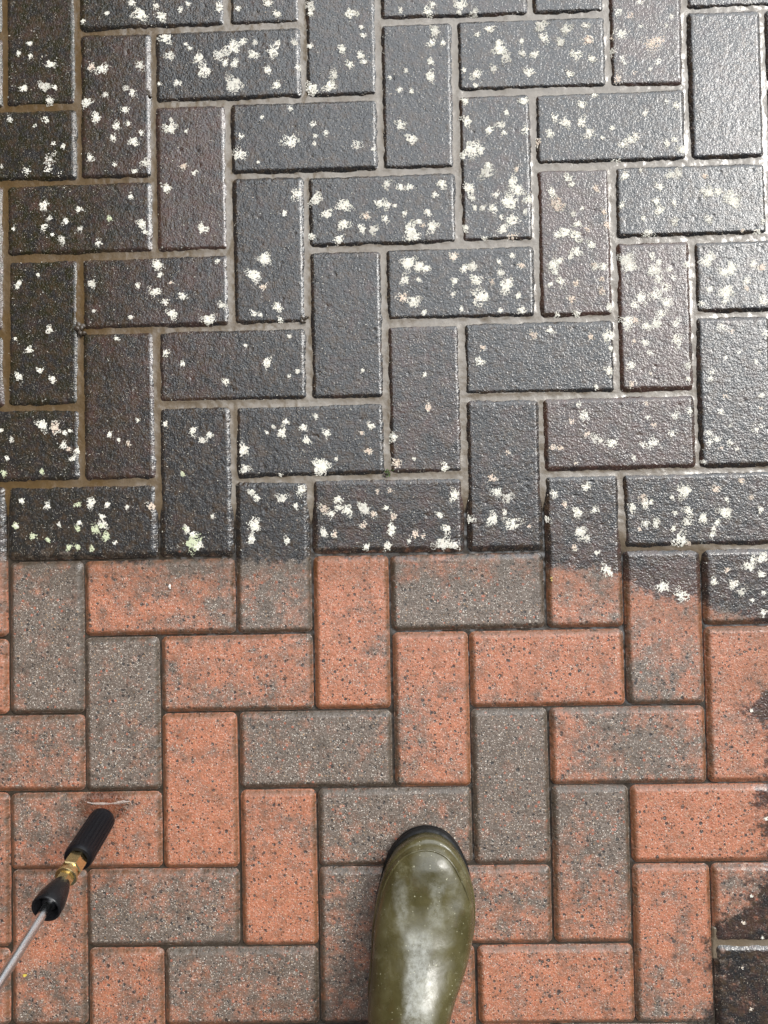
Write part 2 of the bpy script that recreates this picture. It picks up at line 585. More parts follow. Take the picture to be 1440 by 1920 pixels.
def block(c, r, w, h, red, seed, step, pits=26):
    B = Block()
    B.cx, B.cy = .1 * (c + w / 2), -.1 * (r + h / 2)
    B.hw, B.hl, B.seed = .05 * w - GAP / 2, .05 * h - GAP / 2, seed
    xs, ys = lines(B.hw, step), lines(B.hl, step)
    X, Y = np.meshgrid(xs, ys)
    # round the plan's corners
    ex = np.abs(X) - (B.hw - CORNER)
    ey = np.abs(Y) - (B.hl - CORNER)
    rad = np.hypot(np.maximum(ex, 0), np.maximum(ey, 0))
    k = np.where((ex > 0) & (ey > 0), np.minimum(1, np.maximum(ex, ey) / np.maximum(rad, 1e-9)), 1.0)
    X = np.where((ex > 0) & (ey > 0), np.sign(X) * (B.hw - CORNER + ex * k), X)
    Y = np.where((ex > 0) & (ey > 0), np.sign(Y) * (B.hl - CORNER + ey * k), Y)
    Z, D = block_height(X, Y, B.hw, B.hl, seed)
    g = np.random.default_rng(seed)
    for _ in range(int(pits * g.uniform(.3, 1.0))):
        qx, qy = g.uniform(-B.hw, B.hw), g.uniform(-B.hl, B.hl)
        pr, pd = g.uniform(.0009, .0022), g.uniform(.0002, .0010)
        Z = Z - pd * np.exp(-((X - qx) ** 2 + (Y - qy) ** 2) / (pr * pr))
    tilt = g.normal(0, .004, 2)
    Z = Z + X * tilt[0] + Y * tilt[1] + g.normal(0, .0003)
    wx, wy = X + B.cx, Y + B.cy
    gr = np.clip(.5 + grime_at(wx, wy) / 64.0, 0, 1)
    px, py = project(wx, wy)
    at = dict(red=bilin(red, (X + B.hw) / (2 * B.hw), (B.hl - Y) / (2 * B.hl)), grime=gr,
              moss=np.clip(sstep(330, 90, px) * sstep(1250, 450, py) * 1.1, 0, 1),
              wet=np.clip(1.25 - np.hypot((px - 192) / 62.0, (py - 1512) / 40.0), 0, 1),
              stain=np.clip(1.45 - D / .0058, 0, 1) * sstep(.0001, .0012, D) * (1 - gr)
              + .75 * np.clip(1 + grime_at(wx, wy) / 85.0, 0, 1) ** 1.5 * (1 - gr) * (py < 1300))
    nu, nv = len(xs), len(ys)
    V = np.stack([X, Y, Z + THICK], -1).reshape(-1, 3)
    Fq = grid_faces(nu, nv)
    idx = np.arange(nu * nv).reshape(nv, nu)
    ring = np.concatenate([idx[0, :-1], idx[:-1, -1], idx[-1, ::-1][:-1], idx[::-1, 0][:-1]])
    low = V[ring].copy()
    low[:, 2] = 0
    n0 = len(V)
    m = len(ring)
    i = np.arange(m)
    j = (i + 1) % m
    side = np.stack([ring[j], ring[i], n0 + i, n0 + j], -1)
    V = np.concatenate([V, low])
    Fq = np.concatenate([Fq, side])
    at = {a: np.concatenate([v.ravel(), v.ravel()[ring]]) for a, v in at.items()}
    B.mesh = mesh_np('paver', V, Fq, [M_PAVER], at)
    B.tilt = tilt
    return B

# ------------------------------------------------------------------ the pavers: way it lies, column, row, redness over its face (rows down, columns across), label
PAVERS = [
    ('V', 3, -2, .15, 'cut-off end of a charcoal paver at the top edge with a pair of lichen dots'),
    ('V', 7, -2, .15, 'short stub of blue-grey paver at the top edge almost free of lichen'),
    ('V', 0, -1, .35, 'upright dark brown mossy paver in the top corner on the lance side'),
    ('H', 1, -1, .15, 'crosswise blackish paver at the top edge with a big cream lichen clump'),
    ('V', 4, -1, .20, 'upright charcoal paver at the top edge with lichen clumps along its lower end'),
    ('H', 5, -1, .30, 'long strip of lichen-dotted grey paver cut lengthwise by the top edge'),
    ('V', 8, -1, .55, 'upright pinkish grey paver at the top edge with a large pink-cream lichen cluster'),
    ('H', 9, -1, .15, 'thin plain strip of grey paver at the top edge, opposite the lance side'),
    ('V', 1, 0, .50, 'upright dark red-brown paver with many small lichens, just inside the mossy top corner'),
    ('H', 2, 0, .10, 'crosswise black paver with a curving band of large cream lichens'),
    ('V', 5, 0, .20, 'upright pitted grey paver with a loose string of lichens, below the lichen-dotted strip'),
    ('H', 6, 0, .15, 'crosswise blue-grey paver near the top densely peppered with lichens and small pits'),
    ('V', 9, 0, .25, 'upright pale grey paver with few faint lichens in the top corner opposite the lance'),
    ('H', -1, 1, .15, 'green-tinged black mossy paver with lichens crowded at its inner end'),
    ('V', 2, 1, .60, 'upright red-brown wet paver with few lichens, below the curving lichen band'),
    ('H', 3, 1, .12, 'crosswise slate-grey paver with one starry lichen rosette at its middle'),
    ('V', 6, 1, .30, 'upright grey paver with heavy cream lichen clusters down its whole length'),
    ('H', 7, 1, .12, 'crosswise blue-grey paver with lichen groups at both ends and a thick black lower edge'),
    ('H', 0, 2, .40, 'crosswise dark brown paver with a tiny green moss dot among its lichens'),
    ('V', 3, 2, .15, 'upright glossy charcoal paver with a lichen in its top corner and three near its foot'),
    ('H', 4, 2, .15, 'crosswise grey paver crowded with cream and pink lichens and one chipped lower edge'),
    ('V', 7, 2, .70, 'upright mauve paver with one big pink-centred lichen rosette near its top'),
    ('H', 8, 2, .15, 'crosswise bluish paver with a broad cream lichen streak ending in a big blotch'),
    ('V', 0, 3, .25, 'upright near-black paver with five tiny lichen specks, beside the grit lump'),
    ('H', 1, 3, .45, 'crosswise black-brown paver with scattered lichen dots, its lower corner at the grit lump'),
    ('V', 4, 3, .25, 'upright plain charcoal paver almost bare of lichen, amid lichen-dotted ones'),
    ('H', 5, 3, .15, 'crosswise blue-grey paver with twin lichen blotches in its lower corner and many others'),
    ('V', 8, 3, .75, 'upright purplish paver with a dense trail of lichens down its middle'),
    ('H', 9, 3, .25, 'crosswise grey paver cut by the photo edge with one large lichen rosette at its middle'),
    ('V', 1, 4, .45, 'upright dark brown paver with hardly any lichen and a bright wet long edge'),
    ('H', 2, 4, [.45, .45, .15, .1], 'crosswise paver brown at one end and slate grey at the other'),
    ('V', 5, 4, .45, 'upright mauve-grey paver with one orange lichen dot, above the moss sprig'),
    ('H', 6, 4, .15, 'crosswise dull greenish grey paver with lichens only at its two ends'),
    ('V', 9, 4, .30, 'upright grey paver at the photo edge with loosely scattered small lichens'),
    ('H', -1, 5, .20, 'black paver cut by the photo edge with a pink and cream lichen pair'),
    ('V', 2, 5, .15, 'upright charcoal paver with three lichen dots high up and a clump at its foot'),
    ('H', 3, 5, .12, 'crosswise slate paver with a large lichen clump on its lower edge'),
    ('V', 6, 5, .30, 'upright dark grey paver with a mud-ragged long edge and lichens near its foot'),
    ('H', 7, 5, .65, 'crosswise pinkish paver framed by wide pale silt joints'),
    ('V', -1, 6, [[.2], [.8]], 'thin sliver of paver at the photo edge, black above and red below'),
    ('H', 0, 6, .10, 'crosswise black paver with greenish lichen clusters, just above the cleaned pavers'),
    ('V', 3, 6, [[.1, .1], [.1, .1], [.35, .35], [.25, .3]], 'upright paver with a grimy dark half above and a cleaned ash-brown half below'),
    ('H', 4, 6, .40, 'crosswise mauve-charcoal paver with many lichen rosettes, above a bright red brick'),
    ('V', 7, 6, [[.3], [.4], [.62], [.62]], 'upright paver with grime above and cleaned salmon below, a pale lichen on the line'),
    ('H', 8, 6, [[.25, .3, .4]], 'crosswise grimy paver with many lichens, above the two half-cleaned ones'),
    ('V', 0, 7, [[.28, .2], [.12, .12], [.12, .15]], 'upright cleaned ash-grey paver with white flecks, touching the grime line'),
    ('H', 1, 7, [[.7, .55, .30, .65], [.80, .75, .60, .45], [.8, .7, .55, .3]], 'crosswise cleaned red paver with a charcoal smudge and one white pebble'),
    ('V', 4, 7, [[.98, .95], [.95, .8], [.95, .62], [.92, .62], [.95, .9]], 'upright cleaned bright orange-red paver touching the grime line'),
    ('H', 5, 7, [[.5, .6, .5, .35], [.1, .05, .08, .05], [.2, .05, .02, .05]], 'crosswise cleaned dark grey-green paver with a reddish strip along the grime line'),
    ('V', 8, 7, [[.5, .5], [.72, .85], [.65, .75], [.22, .62], [.3, .55]], 'upright red paver with a grimy upper end and two large lichen stars'),
    ('H', 9, 7, [.5, .3], 'crosswise black lichen-dotted paver with only its lower corner cleaned red'),
    ('H', -2, 8, .85, 'tiny sliver of red paver at the photo edge beside the ash-grey upright paver'),
    ('V', 1, 8, [[.1, .1], [.08, .12], [.18, .22], [.18, .42], [.12, .15]], 'upright cleaned dark grey paver with a faint red patch near its foot'),
    ('H', 2, 8, [[.72, .8, .85, .65], [.5, .6, .75, .55], [.65, .5, .42, .6]], 'crosswise cleaned red-brown paver with black grit, browner along its lower half'),
    ('V', 5, 8, [[.85, .85], [.92, .92], [.45, .82], [.55, .85], [.55, .8]], 'upright cleaned terracotta paver with a grey blotch halfway down its long edge'),
    ('H', 6, 8, [[.75, .85, .85, .7], [.8, .85, .8, .85], [.8, .85, .85, .9]], 'crosswise cleaned orange-red paver with evenly scattered black grit'),
    ('V', 9, 8, [[.9, .9], [.85, .85], [.6, .8], [.8, .85]], 'upright cleaned red paver with a leftover black dirt patch at the photo edge'),
    ('H', -1, 9, [[.45, .35, .45], [.4, .4, .4], [.7, .65, .62]], 'crosswise cleaned brown paver cut by the photo edge, redder along its lower side'),
    ('V', 2, 9, [[.85, .85], [.75, .85], [.95, .9], [.92, .92]], 'upright cleaned red paver with a dark chip on its long edge, past the nozzle tip'),
    ('H', 3, 9, [[.5, .2, .1, .12], [.35, .1, .15, .2], [.25, .1, .1, .1]], 'crosswise cleaned charcoal paver with red spots at one end and a yellow grain'),
    ('V', 6, 9, [[.05, .1], [.05, .05], [.1, .18], [.22, .22]], 'upright cleaned charcoal paver with fine white flecks, above the far side of the boot'),
    ('H', 7, 9, [[.62, .3, .55, .7], [.72, .3, .15, .5], [.8, .35, .2, .6]], 'crosswise cleaned paver sharply mottled in red and grey patches'),
    ('V', -1, 10, .6, 'sliver of reddish paver at the photo edge beside the brick under the nozzle'),
    ('H', 0, 10, [[.6, .5, .6, .7], [.42, .35, .7, .7], [.78, .75, .8, .85]], 'crosswise brick-red paver under the black nozzle with a wet patch'),
    ('V', 3, 10, [[.9, .85], [.7, .5], [.85, .8], [.92, .95], [.9, .85]], 'upright cleaned red paver with grey clouds, midway between lance and boot'),
    ('H', 4, 10, [[.2, .15, .15, .2], [.22, .18, .15, .2], [.45, .3, .2, .3]], 'crosswise cleaned dark brown paver under the tip of the boot'),
    ('V', 7, 10, [[.12, .12], [.38, .1], [.5, .2], [.62, .58], [.72, .62]], 'upright cleaned paver grey at its top and red at its foot'),
    ('H', 8, 10, [[1, 1, 1], [1, .98, .95], [1, .98, 1]], 'crosswise brightest orange-red paver with black grime on its outer end'),
    ('V', 0, 11, [[.55, .6], [.5, .6], [.8, .65], [.5, .4], [.5, .5]], 'upright brown-red paver beneath the steel lance tube'),
    ('H', 1, 11, [[.5, .5, .55, .4], [.25, .3, .35, .4], [.08, .1, .15, .2]], 'crosswise cleaned brown paver with a dark grey lower side, next to the lance cone'),
    ('V', 4, 11, [[.35, .3], [.4, .3], [.42, .3], [.4, .3]], 'upright dark brown paver along the side of the boot that faces the lance'),
    ('H', 5, 11, [[.5, .6, .55], [.4, .42, .5], [.5, .6, .6]], 'crosswise brown-red paver half hidden behind the boot'),
    ('V', 8, 11, [[.8, .8], [.78, .75], [.72, .8], [.5, .75], [.3, .6]], 'upright cleaned salmon paver with a grey foot, beside the diagonally grimy one'),
    ('H', 9, 11, [.6, .4], 'crosswise paver split diagonally between clean red and black grime'),
    ('H', -2, 12, .6, 'tiny brick corner at the photo edge under the outgoing lance tube'),
    ('V', 1, 12, [[.65, .65], [.7, .6]], 'upright red-brown paver cut by the bottom edge, below the grey-sided brown one'),
    ('H', 2, 12, [[.25, .2, .2, .25], [.35, .4, .35, .3], [.55, .5, .45, .4]], 'crosswise brown-grey paver cut by the bottom edge between lance and boot'),
    ('V', 5, 12, [[.7, .7], [.65, .6]], 'upright red paver almost wholly hidden by the boot at the bottom edge'),
    ('H', 6, 12, [[.75, .75, .7, .65], [.85, .85, .8, .75], [.8, .7, .75, .75]], 'crosswise salmon-red paver cut by the bottom edge beside the boot'),
    ('V', 9, 12, .35, 'upright grimy dark brown paver in the bottom corner opposite the lance'),
]
GROUP = 'block pavers laid in herringbone'
cell = {}
blocks = []
for n, (o, c, r, red, label) in enumerate(PAVERS):
    w, h = (1, 2) if o == 'V' else (2, 1)
    B = block(c, r, w, h, np.array(red, float) ** 1.15 * .95, 100 + 17 * n, .0014)
    ob = put('paver', B.mesh, None, (B.cx + rng.normal(0, .0004), B.cy + rng.normal(0, .0004), -THICK))
    ob.rotation_euler.z = float(np.clip(rng.normal(0, .0028), -.006, .006))
    tag(ob, label, 'paver', GROUP)
    B.ob = ob
    B.spots = []
    blocks.append(B)
    for i in range(w):
        for j in range(h):
            cell[(c + i, r + j)] = B

# ------------------------------------------------------------------ lichen: every patch read off the photograph (pixel x, y, twice its radius, 0 cream 1 pinkish 2 greenish)
SPOTS = "34 100 8 0,56 106 8 0,94 121 14 0,44 166 12 0,82 162 18 0,102 164 9 0,92 192 16 0,55 82 8 0,18 224 14 0,65 235 8 0,86 226 14 0,50 320 16 0,92 300 22 0,118 275 9 0,90 318 16 0,102 288 9 0,2 312 8 0,100 270 9 0,112 325 8 0,171 125 14 1,191 128 20 0,262 122 16 0,162 192 18 0,196 178 10 0,235 165 10 0,248 174 12 0,234 205 14 0,179 220 18 0,218 235 14 0,240 230 10 0,212 258 12 0,250 265 16 0,170 295 14 0,272 305 18 0,265 248 10 0,252 320 8 0,215 308 7 0,248 5 14 0,262 28 24 0,302 31 18 0,292 10 12 0,410 10 14 0,410 18 8 0,200 25 8 0,338 18 9 0,352 8 8 0,156 40 7 0,310 72 20 0,318 104 16 0,372 108 18 0,382 130 24 0,412 102 22 0,435 89 24 0,455 78 14 0,440 118 14 0,439 156 28 0,422 118 12 0,512 95 22 0,520 82 12 0,475 102 16 0,502 132 14 0,518 159 14 0,552 80 12 0,478 79 9 0,355 90 8 0,332 155 12 0,432 162 14 0,348 82 7 0,298 156 7 0,558 125 10 0,445 15 10 0,502 5 14 0,518 25 12 0,580 10 18 0,582 22 12 0,658 24 18 0,640 91 14 0,675 102 14 0,682 115 10 0,655 120 14 0,580 85 10 0,618 160 20 0,625 140 16 0,582 165 24 0,680 65 9 0,678 50 8 0,320 240 20 0,312 352 16 0,380 428 16 0,345 312 12 1,365 324 9 0,322 225 8 0,350 245 6 0,450 289 24 0,452 255 12 0,545 265 28 0,545 204 12 0,588 232 12 0,592 255 10 0,670 272 18 0,612 250 10 0,492 220 8 0,485 305 8 0,700 280 7 0,590 270 8 0,82 385 16 0,148 392 10 0,92 409 9 0,82 426 12 0,122 415 11 0,116 450 14 0,150 430 10 0,185 455 12 0,205 410 10 2,265 420 16 0,245 368 9 0,272 435 10 0,25 428 6 0,98 440 6 0,555 365 20 0,532 400 10 0,495 485 20 0,472 515 20 0,592 372 22 0,612 400 16 0,645 385 24 0,645 420 20 0,582 442 14 0,635 448 16 0,678 428 14 0,685 405 16 1,700 430 16 0,712 380 16 0,295 496 16 0,750 18 10 0,802 20 18 0,862 8 20 0,888 22 16 0,810 8 10 0,860 22 8 0,815 58 18 0,809 80 14 0,831 80 10 0,808 115 12 0,808 142 18 0,751 232 18 0,772 260 18 0,772 170 9 0,762 132 8 0,750 168 9 0,732 145 6 0,918 55 14 0,938 95 22 0,948 108 20 0,892 140 18 0,925 128 14 0,980 100 12 0,1002 102 14 0,992 135 16 0,1015 48 20 0,1020 70 18 0,1050 78 14 0,1062 55 18 0,1080 102 18 0,1102 75 18 1,1110 110 14 0,1098 48 12 0,1068 138 12 0,892 160 8 0,935 82 14 0,895 65 9 0,978 78 8 0,870 132 8 0,1160 22 16 0,1182 28 16 1,1165 62 22 0,1168 108 12 0,1148 95 16 0,1160 145 22 1,1148 70 10 1,1220 82 30 1,1235 75 24 1,1235 114 14 0,1192 135 10 1,1260 30 10 0,1220 128 7 0,1200 2 12 0,1202 48 8 0,1250 45 7 0,1172 118 7 0,1310 52 14 0,1338 48 12 1,1382 38 20 0,1388 55 10 0,1300 90 10 0,1370 120 12 0,1330 128 10 0,1375 202 16 0,1395 248 14 0,1392 262 10 1,1362 148 7 0,875 228 18 0,872 190 12 0,982 190 14 0,885 280 26 0,900 282 16 0,868 290 14 0,938 235 14 0,918 245 14 0,945 250 10 0,950 212 9 0,985 245 14 0,912 325 24 0,915 310 12 0,880 355 20 0,962 342 20 0,970 358 22 0,952 378 24 0,960 380 20 0,990 375 16 0,885 372 10 0,925 392 18 0,960 415 22 0,942 430 16 0,872 428 12 0,960 445 16 1,930 365 12 0,905 390 10 0,908 448 8 0,985 398 9 0,890 390 8 0,940 408 8 0,968 318 9 1,1040 220 14 0,1060 230 18 0,1092 228 18 0,1090 195 14 0,1105 250 18 0,1032 250 14 0,1168 270 14 0,1182 262 18 0,1192 255 12 0,1210 212 10 0,1250 268 12 0,1265 262 9 0,1278 280 16 0,1008 265 14 1,1268 198 10 0,1148 240 8 0,1130 258 7 0,1250 190 7 0,1155 305 16 0,1115 178 10 0,1065 332 14 0,1072 345 10 0,1035 360 16 0,1045 382 28 1,1118 352 12 1,1082 420 14 0,1060 435 20 0,1082 442 18 0,1080 470 18 0,1108 458 14 0,1038 495 18 0,1115 498 14 1,1130 498 12 0,1045 440 12 0,1132 398 12 1,1140 420 14 1,1102 428 10 1,1075 400 9 0,1092 390 7 0,1042 510 10 0,1070 480 10 0,1170 330 14 0,1255 328 16 0,1270 325 18 0,1320 330 10 1,1235 350 14 0,1230 378 14 0,1235 395 16 0,1265 415 14 0,1328 360 18 0,1345 360 14 0,1370 368 26 0,1375 380 20 0,1328 412 14 0,1215 438 16 0,1262 380 10 0,1420 435 12 0,1165 385 10 0,1205 410 8 0,1315 358 10 0,1430 415 9 0,1200 320 8 0,1392 432 7 1,725 345 16 0,750 350 14 0,768 350 12 0,828 345 16 0,725 385 14 0,722 410 12 0,770 430 24 0,768 442 18 0,810 425 20 0,802 398 12 0,780 442 14 0,792 422 10 1,758 400 9 0,815 365 10 0,785 415 9 0,740 385 7 0,765 492 22 0,785 500 16 0,798 505 12 0,850 480 16 1,885 500 14 0,870 505 12 0,960 480 9 0,935 492 8 0,940 512 12 0,978 498 10 1,1175 485 24 0,1182 500 20 0,1225 505 16 0,1235 490 10 0,1222 480 12 0,1255 505 10 0,1288 495 12 0,1330 480 18 0,1370 505 18 0,1355 508 14 0,1412 495 12 0,1428 500 14 1,1328 495 10 0,34 531 10 0,31 539 5 0,92 618 12 0,54 656 12 0,74 694 10 0,35 706 12 0,98 711 12 0,70 515 5 0,28 635 5 0,295 496 16 0,172 532 14 0,290 546 18 0,258 534 10 0,310 566 12 0,342 555 14 0,322 588 18 0,390 599 20 0,415 572 14 0,245 594 8 0,300 515 8 0,408 490 8 0,320 530 7 1,175 582 6 0,478 519 20 0,492 538 12 1,520 576 16 0,475 588 12 0,525 600 10 0,495 486 20 0,488 591 7 0,311 662 12 0,500 680 16 0,422 715 12 0,342 682 8 0,558 696 9 0,542 705 6 0,460 648 6 0,542 630 6 0,679 694 8 0,219 635 8 0,258 788 7 0,78 798 20 0,102 802 20 1,118 835 12 0,120 812 8 0,145 845 12 0,135 860 10 0,128 842 8 1,21 825 8 0,78 885 8 2,6 888 10 2,12 860 8 0,2 808 6 0,130 808 7 0,205 815 10 0,240 832 9 1,222 825 6 0,362 808 14 0,392 816 12 0,379 825 12 0,310 794 8 0,342 889 8 2,350 992 12 0,398 968 7 0,528 810 16 0,535 790 10 0,568 802 12 0,575 825 14 0,612 812 14 0,598 875 26 0,608 875 20 0,456 842 18 0,460 878 16 0,690 845 14 1,695 798 12 0,678 811 8 1,630 860 6 0,500 810 6 0,512 800 6 0,592 780 10 0,525 890 6 0,565 918 16 0,472 922 12 0,482 932 12 0,530 932 18 0,478 982 22 0,555 948 9 0,635 938 14 0,608 955 18 1,622 965 12 0,635 952 12 0,652 958 18 0,680 952 18 0,688 955 14 0,700 965 12 1,682 985 12 1,608 1000 14 0,708 922 8 1,40 939 9 0,88 948 12 0,170 942 16 0,200 945 9 0,190 968 10 0,192 982 16 0,178 992 16 2,110 982 8 0,145 945 10 2,28 985 10 2,282 948 16 1,148 980 8 0,238 950 7 0,145 990 9 2,765 495 22 0,785 500 14 0,800 506 12 0,758 525 16 0,755 558 20 1,775 565 22 0,785 525 8 0,850 482 12 0,870 502 12 0,885 500 14 0,852 528 12 0,892 525 20 0,898 558 28 0,910 555 14 0,922 528 12 1,948 538 22 0,955 528 14 0,972 555 10 0,978 582 14 0,975 498 10 1,850 552 10 0,865 580 8 0,795 586 9 0,938 582 8 0,935 512 8 0,1038 498 18 0,1050 488 12 0,1052 528 16 0,1032 532 8 0,1080 530 12 1,1118 499 14 0,1132 500 10 0,1128 545 14 1,1128 522 10 1,1072 560 14 1,1142 575 12 0,1045 590 10 0,1082 588 12 0,1175 488 22 0,1180 498 18 0,1228 508 20 0,1235 522 14 0,1248 538 16 0,1228 552 22 0,1202 558 20 0,1190 572 14 0,1262 520 10 0,1240 588 18 0,1230 605 20 0,1252 565 18 0,1212 612 14 0,1175 602 22 0,1190 600 16 1,1175 615 12 0,1270 638 22 0,1210 642 12 0,1268 605 14 0,1218 662 10 0,1182 685 14 0,1185 720 14 1,1290 685 14 0,1220 702 8 1,1235 492 8 0,1188 640 8 1,1290 710 8 0,1248 570 14 0,1330 540 14 0,1362 545 22 0,1360 552 18 0,1370 502 20 0,1360 508 12 0,1412 492 10 0,1428 500 14 1,1400 525 14 0,1400 540 10 1,1320 490 14 0,1432 562 18 0,1315 568 10 0,1358 565 9 0,1328 488 12 0,1000 628 16 1,1032 619 12 0,1142 630 18 0,1145 652 8 0,1108 630 12 1,900 678 14 0,905 652 10 1,1142 695 14 0,1118 725 8 0,1135 628 10 0,802 764 14 1,736 820 14 0,742 868 18 1,832 875 14 0,795 702 8 0,775 860 5 0,950 848 10 1,922 895 18 1,930 922 18 0,952 932 18 0,922 972 20 0,960 980 26 0,880 972 16 0,992 985 8 1,945 960 9 0,1095 778 20 0,1070 788 14 1,1100 812 14 1,1115 820 20 0,1145 830 20 0,1152 828 14 0,1125 825 12 0,1050 840 14 1,1035 838 12 1,1220 830 20 0,1228 828 14 0,1225 795 12 1,1260 812 16 0,1265 778 14 0,1292 770 12 0,1215 782 10 0,1188 858 10 0,1078 868 9 1,1205 832 12 0,1085 758 10 0,1212 755 10 1,1355 612 18 0,1372 620 14 1,1435 625 16 0,1335 698 14 0,1332 710 10 0,1362 670 10 0,1362 742 14 1,1385 661 8 0,1418 678 10 0,1430 740 12 0,1352 772 12 0,1418 805 14 0,1428 798 10 0,1330 812 14 0,1345 822 14 0,1332 828 12 0,1370 830 14 0,1382 842 10 0,1370 798 9 0,1428 765 9 1,1425 660 7 0,1352 840 9 1,1320 865 9 0,852 928 18 0,732 920 10 1,738 968 14 1,735 990 14 0,838 992 16 0,825 965 12 0,725 952 9 0,1038 925 12 0,1098 912 14 0,1058 945 12 1,1082 960 16 0,1115 955 12 0,1022 972 14 0,1088 995 16 0,1280 920 22 0,1288 918 14 0,1205 932 16 1,1210 942 14 0,1185 950 14 0,1230 979 14 0,1210 980 12 0,1200 990 9 1,1290 958 18 0,1288 978 16 0,1318 970 16 0,1342 915 14 1,1358 960 20 0,1365 958 12 0,1362 935 8 0,1390 900 12 1,1260 932 8 0,1265 960 9 0,1345 978 10 0,1425 955 10 0,1408 932 9 1,1220 940 8 0,779 1002 14 1,795 1005 8 1,735 998 12 0,728 1025 14 0,832 1018 26 0,852 1022 16 0,768 1015 7 0,1088 1000 18 0,1100 1008 12 0,1076 1025 12 1,1118 1035 8 0,1135 1068 18 0,1144 1074 10 0,1275 1010 26 0,1290 1018 12 1,1262 990 9 0,1338 990 10 0,1335 1002 10 0,1242 1100 22 0,1278 1115 24 0,1428 1045 18 0,1405 1060 18 0,1412 1048 12 0,1338 1089 12 0,1375 1095 16 0,1390 1109 14 0,1428 1076 12 0,1362 1068 10 1,1432 1148 12 0,1432 1110 8 0,1410 1125 6 0,1408 1332 10 0,62 1005 12 2,89 1012 8 2,198 1005 14 2,190 985 10 2,128 1026 10 2,145 1025 9 2,172 1028 9 2,215 1016 7 0,30 985 8 0,348 992 9 2,362 1018 26 2,370 1022 16 0,362 1002 12 0,472 1010 14 0,478 985 16 0,538 1012 12 0,688 1025 12 0,628 1002 12 1,608 1000 10 0,1395 1730 14 1,1390 1815 10 1,1408 1892 12 1,1410 1680 9 0,1430 1758 9 0,1435 1535 14 0"
for s in SPOTS.split(','):
    a, b, rr, k = (int(v) for v in s.split())
    P = ground_at(a + .5, b + .5)
    B = cell.get((math.floor(P[0] / .1), math.floor(-P[1] / .1)))
    if B:
        B.spots.append((P[0] - B.cx, P[1] - B.cy, rr / 2 * .00069 * (1.36 if b < 1250 else .6), k))


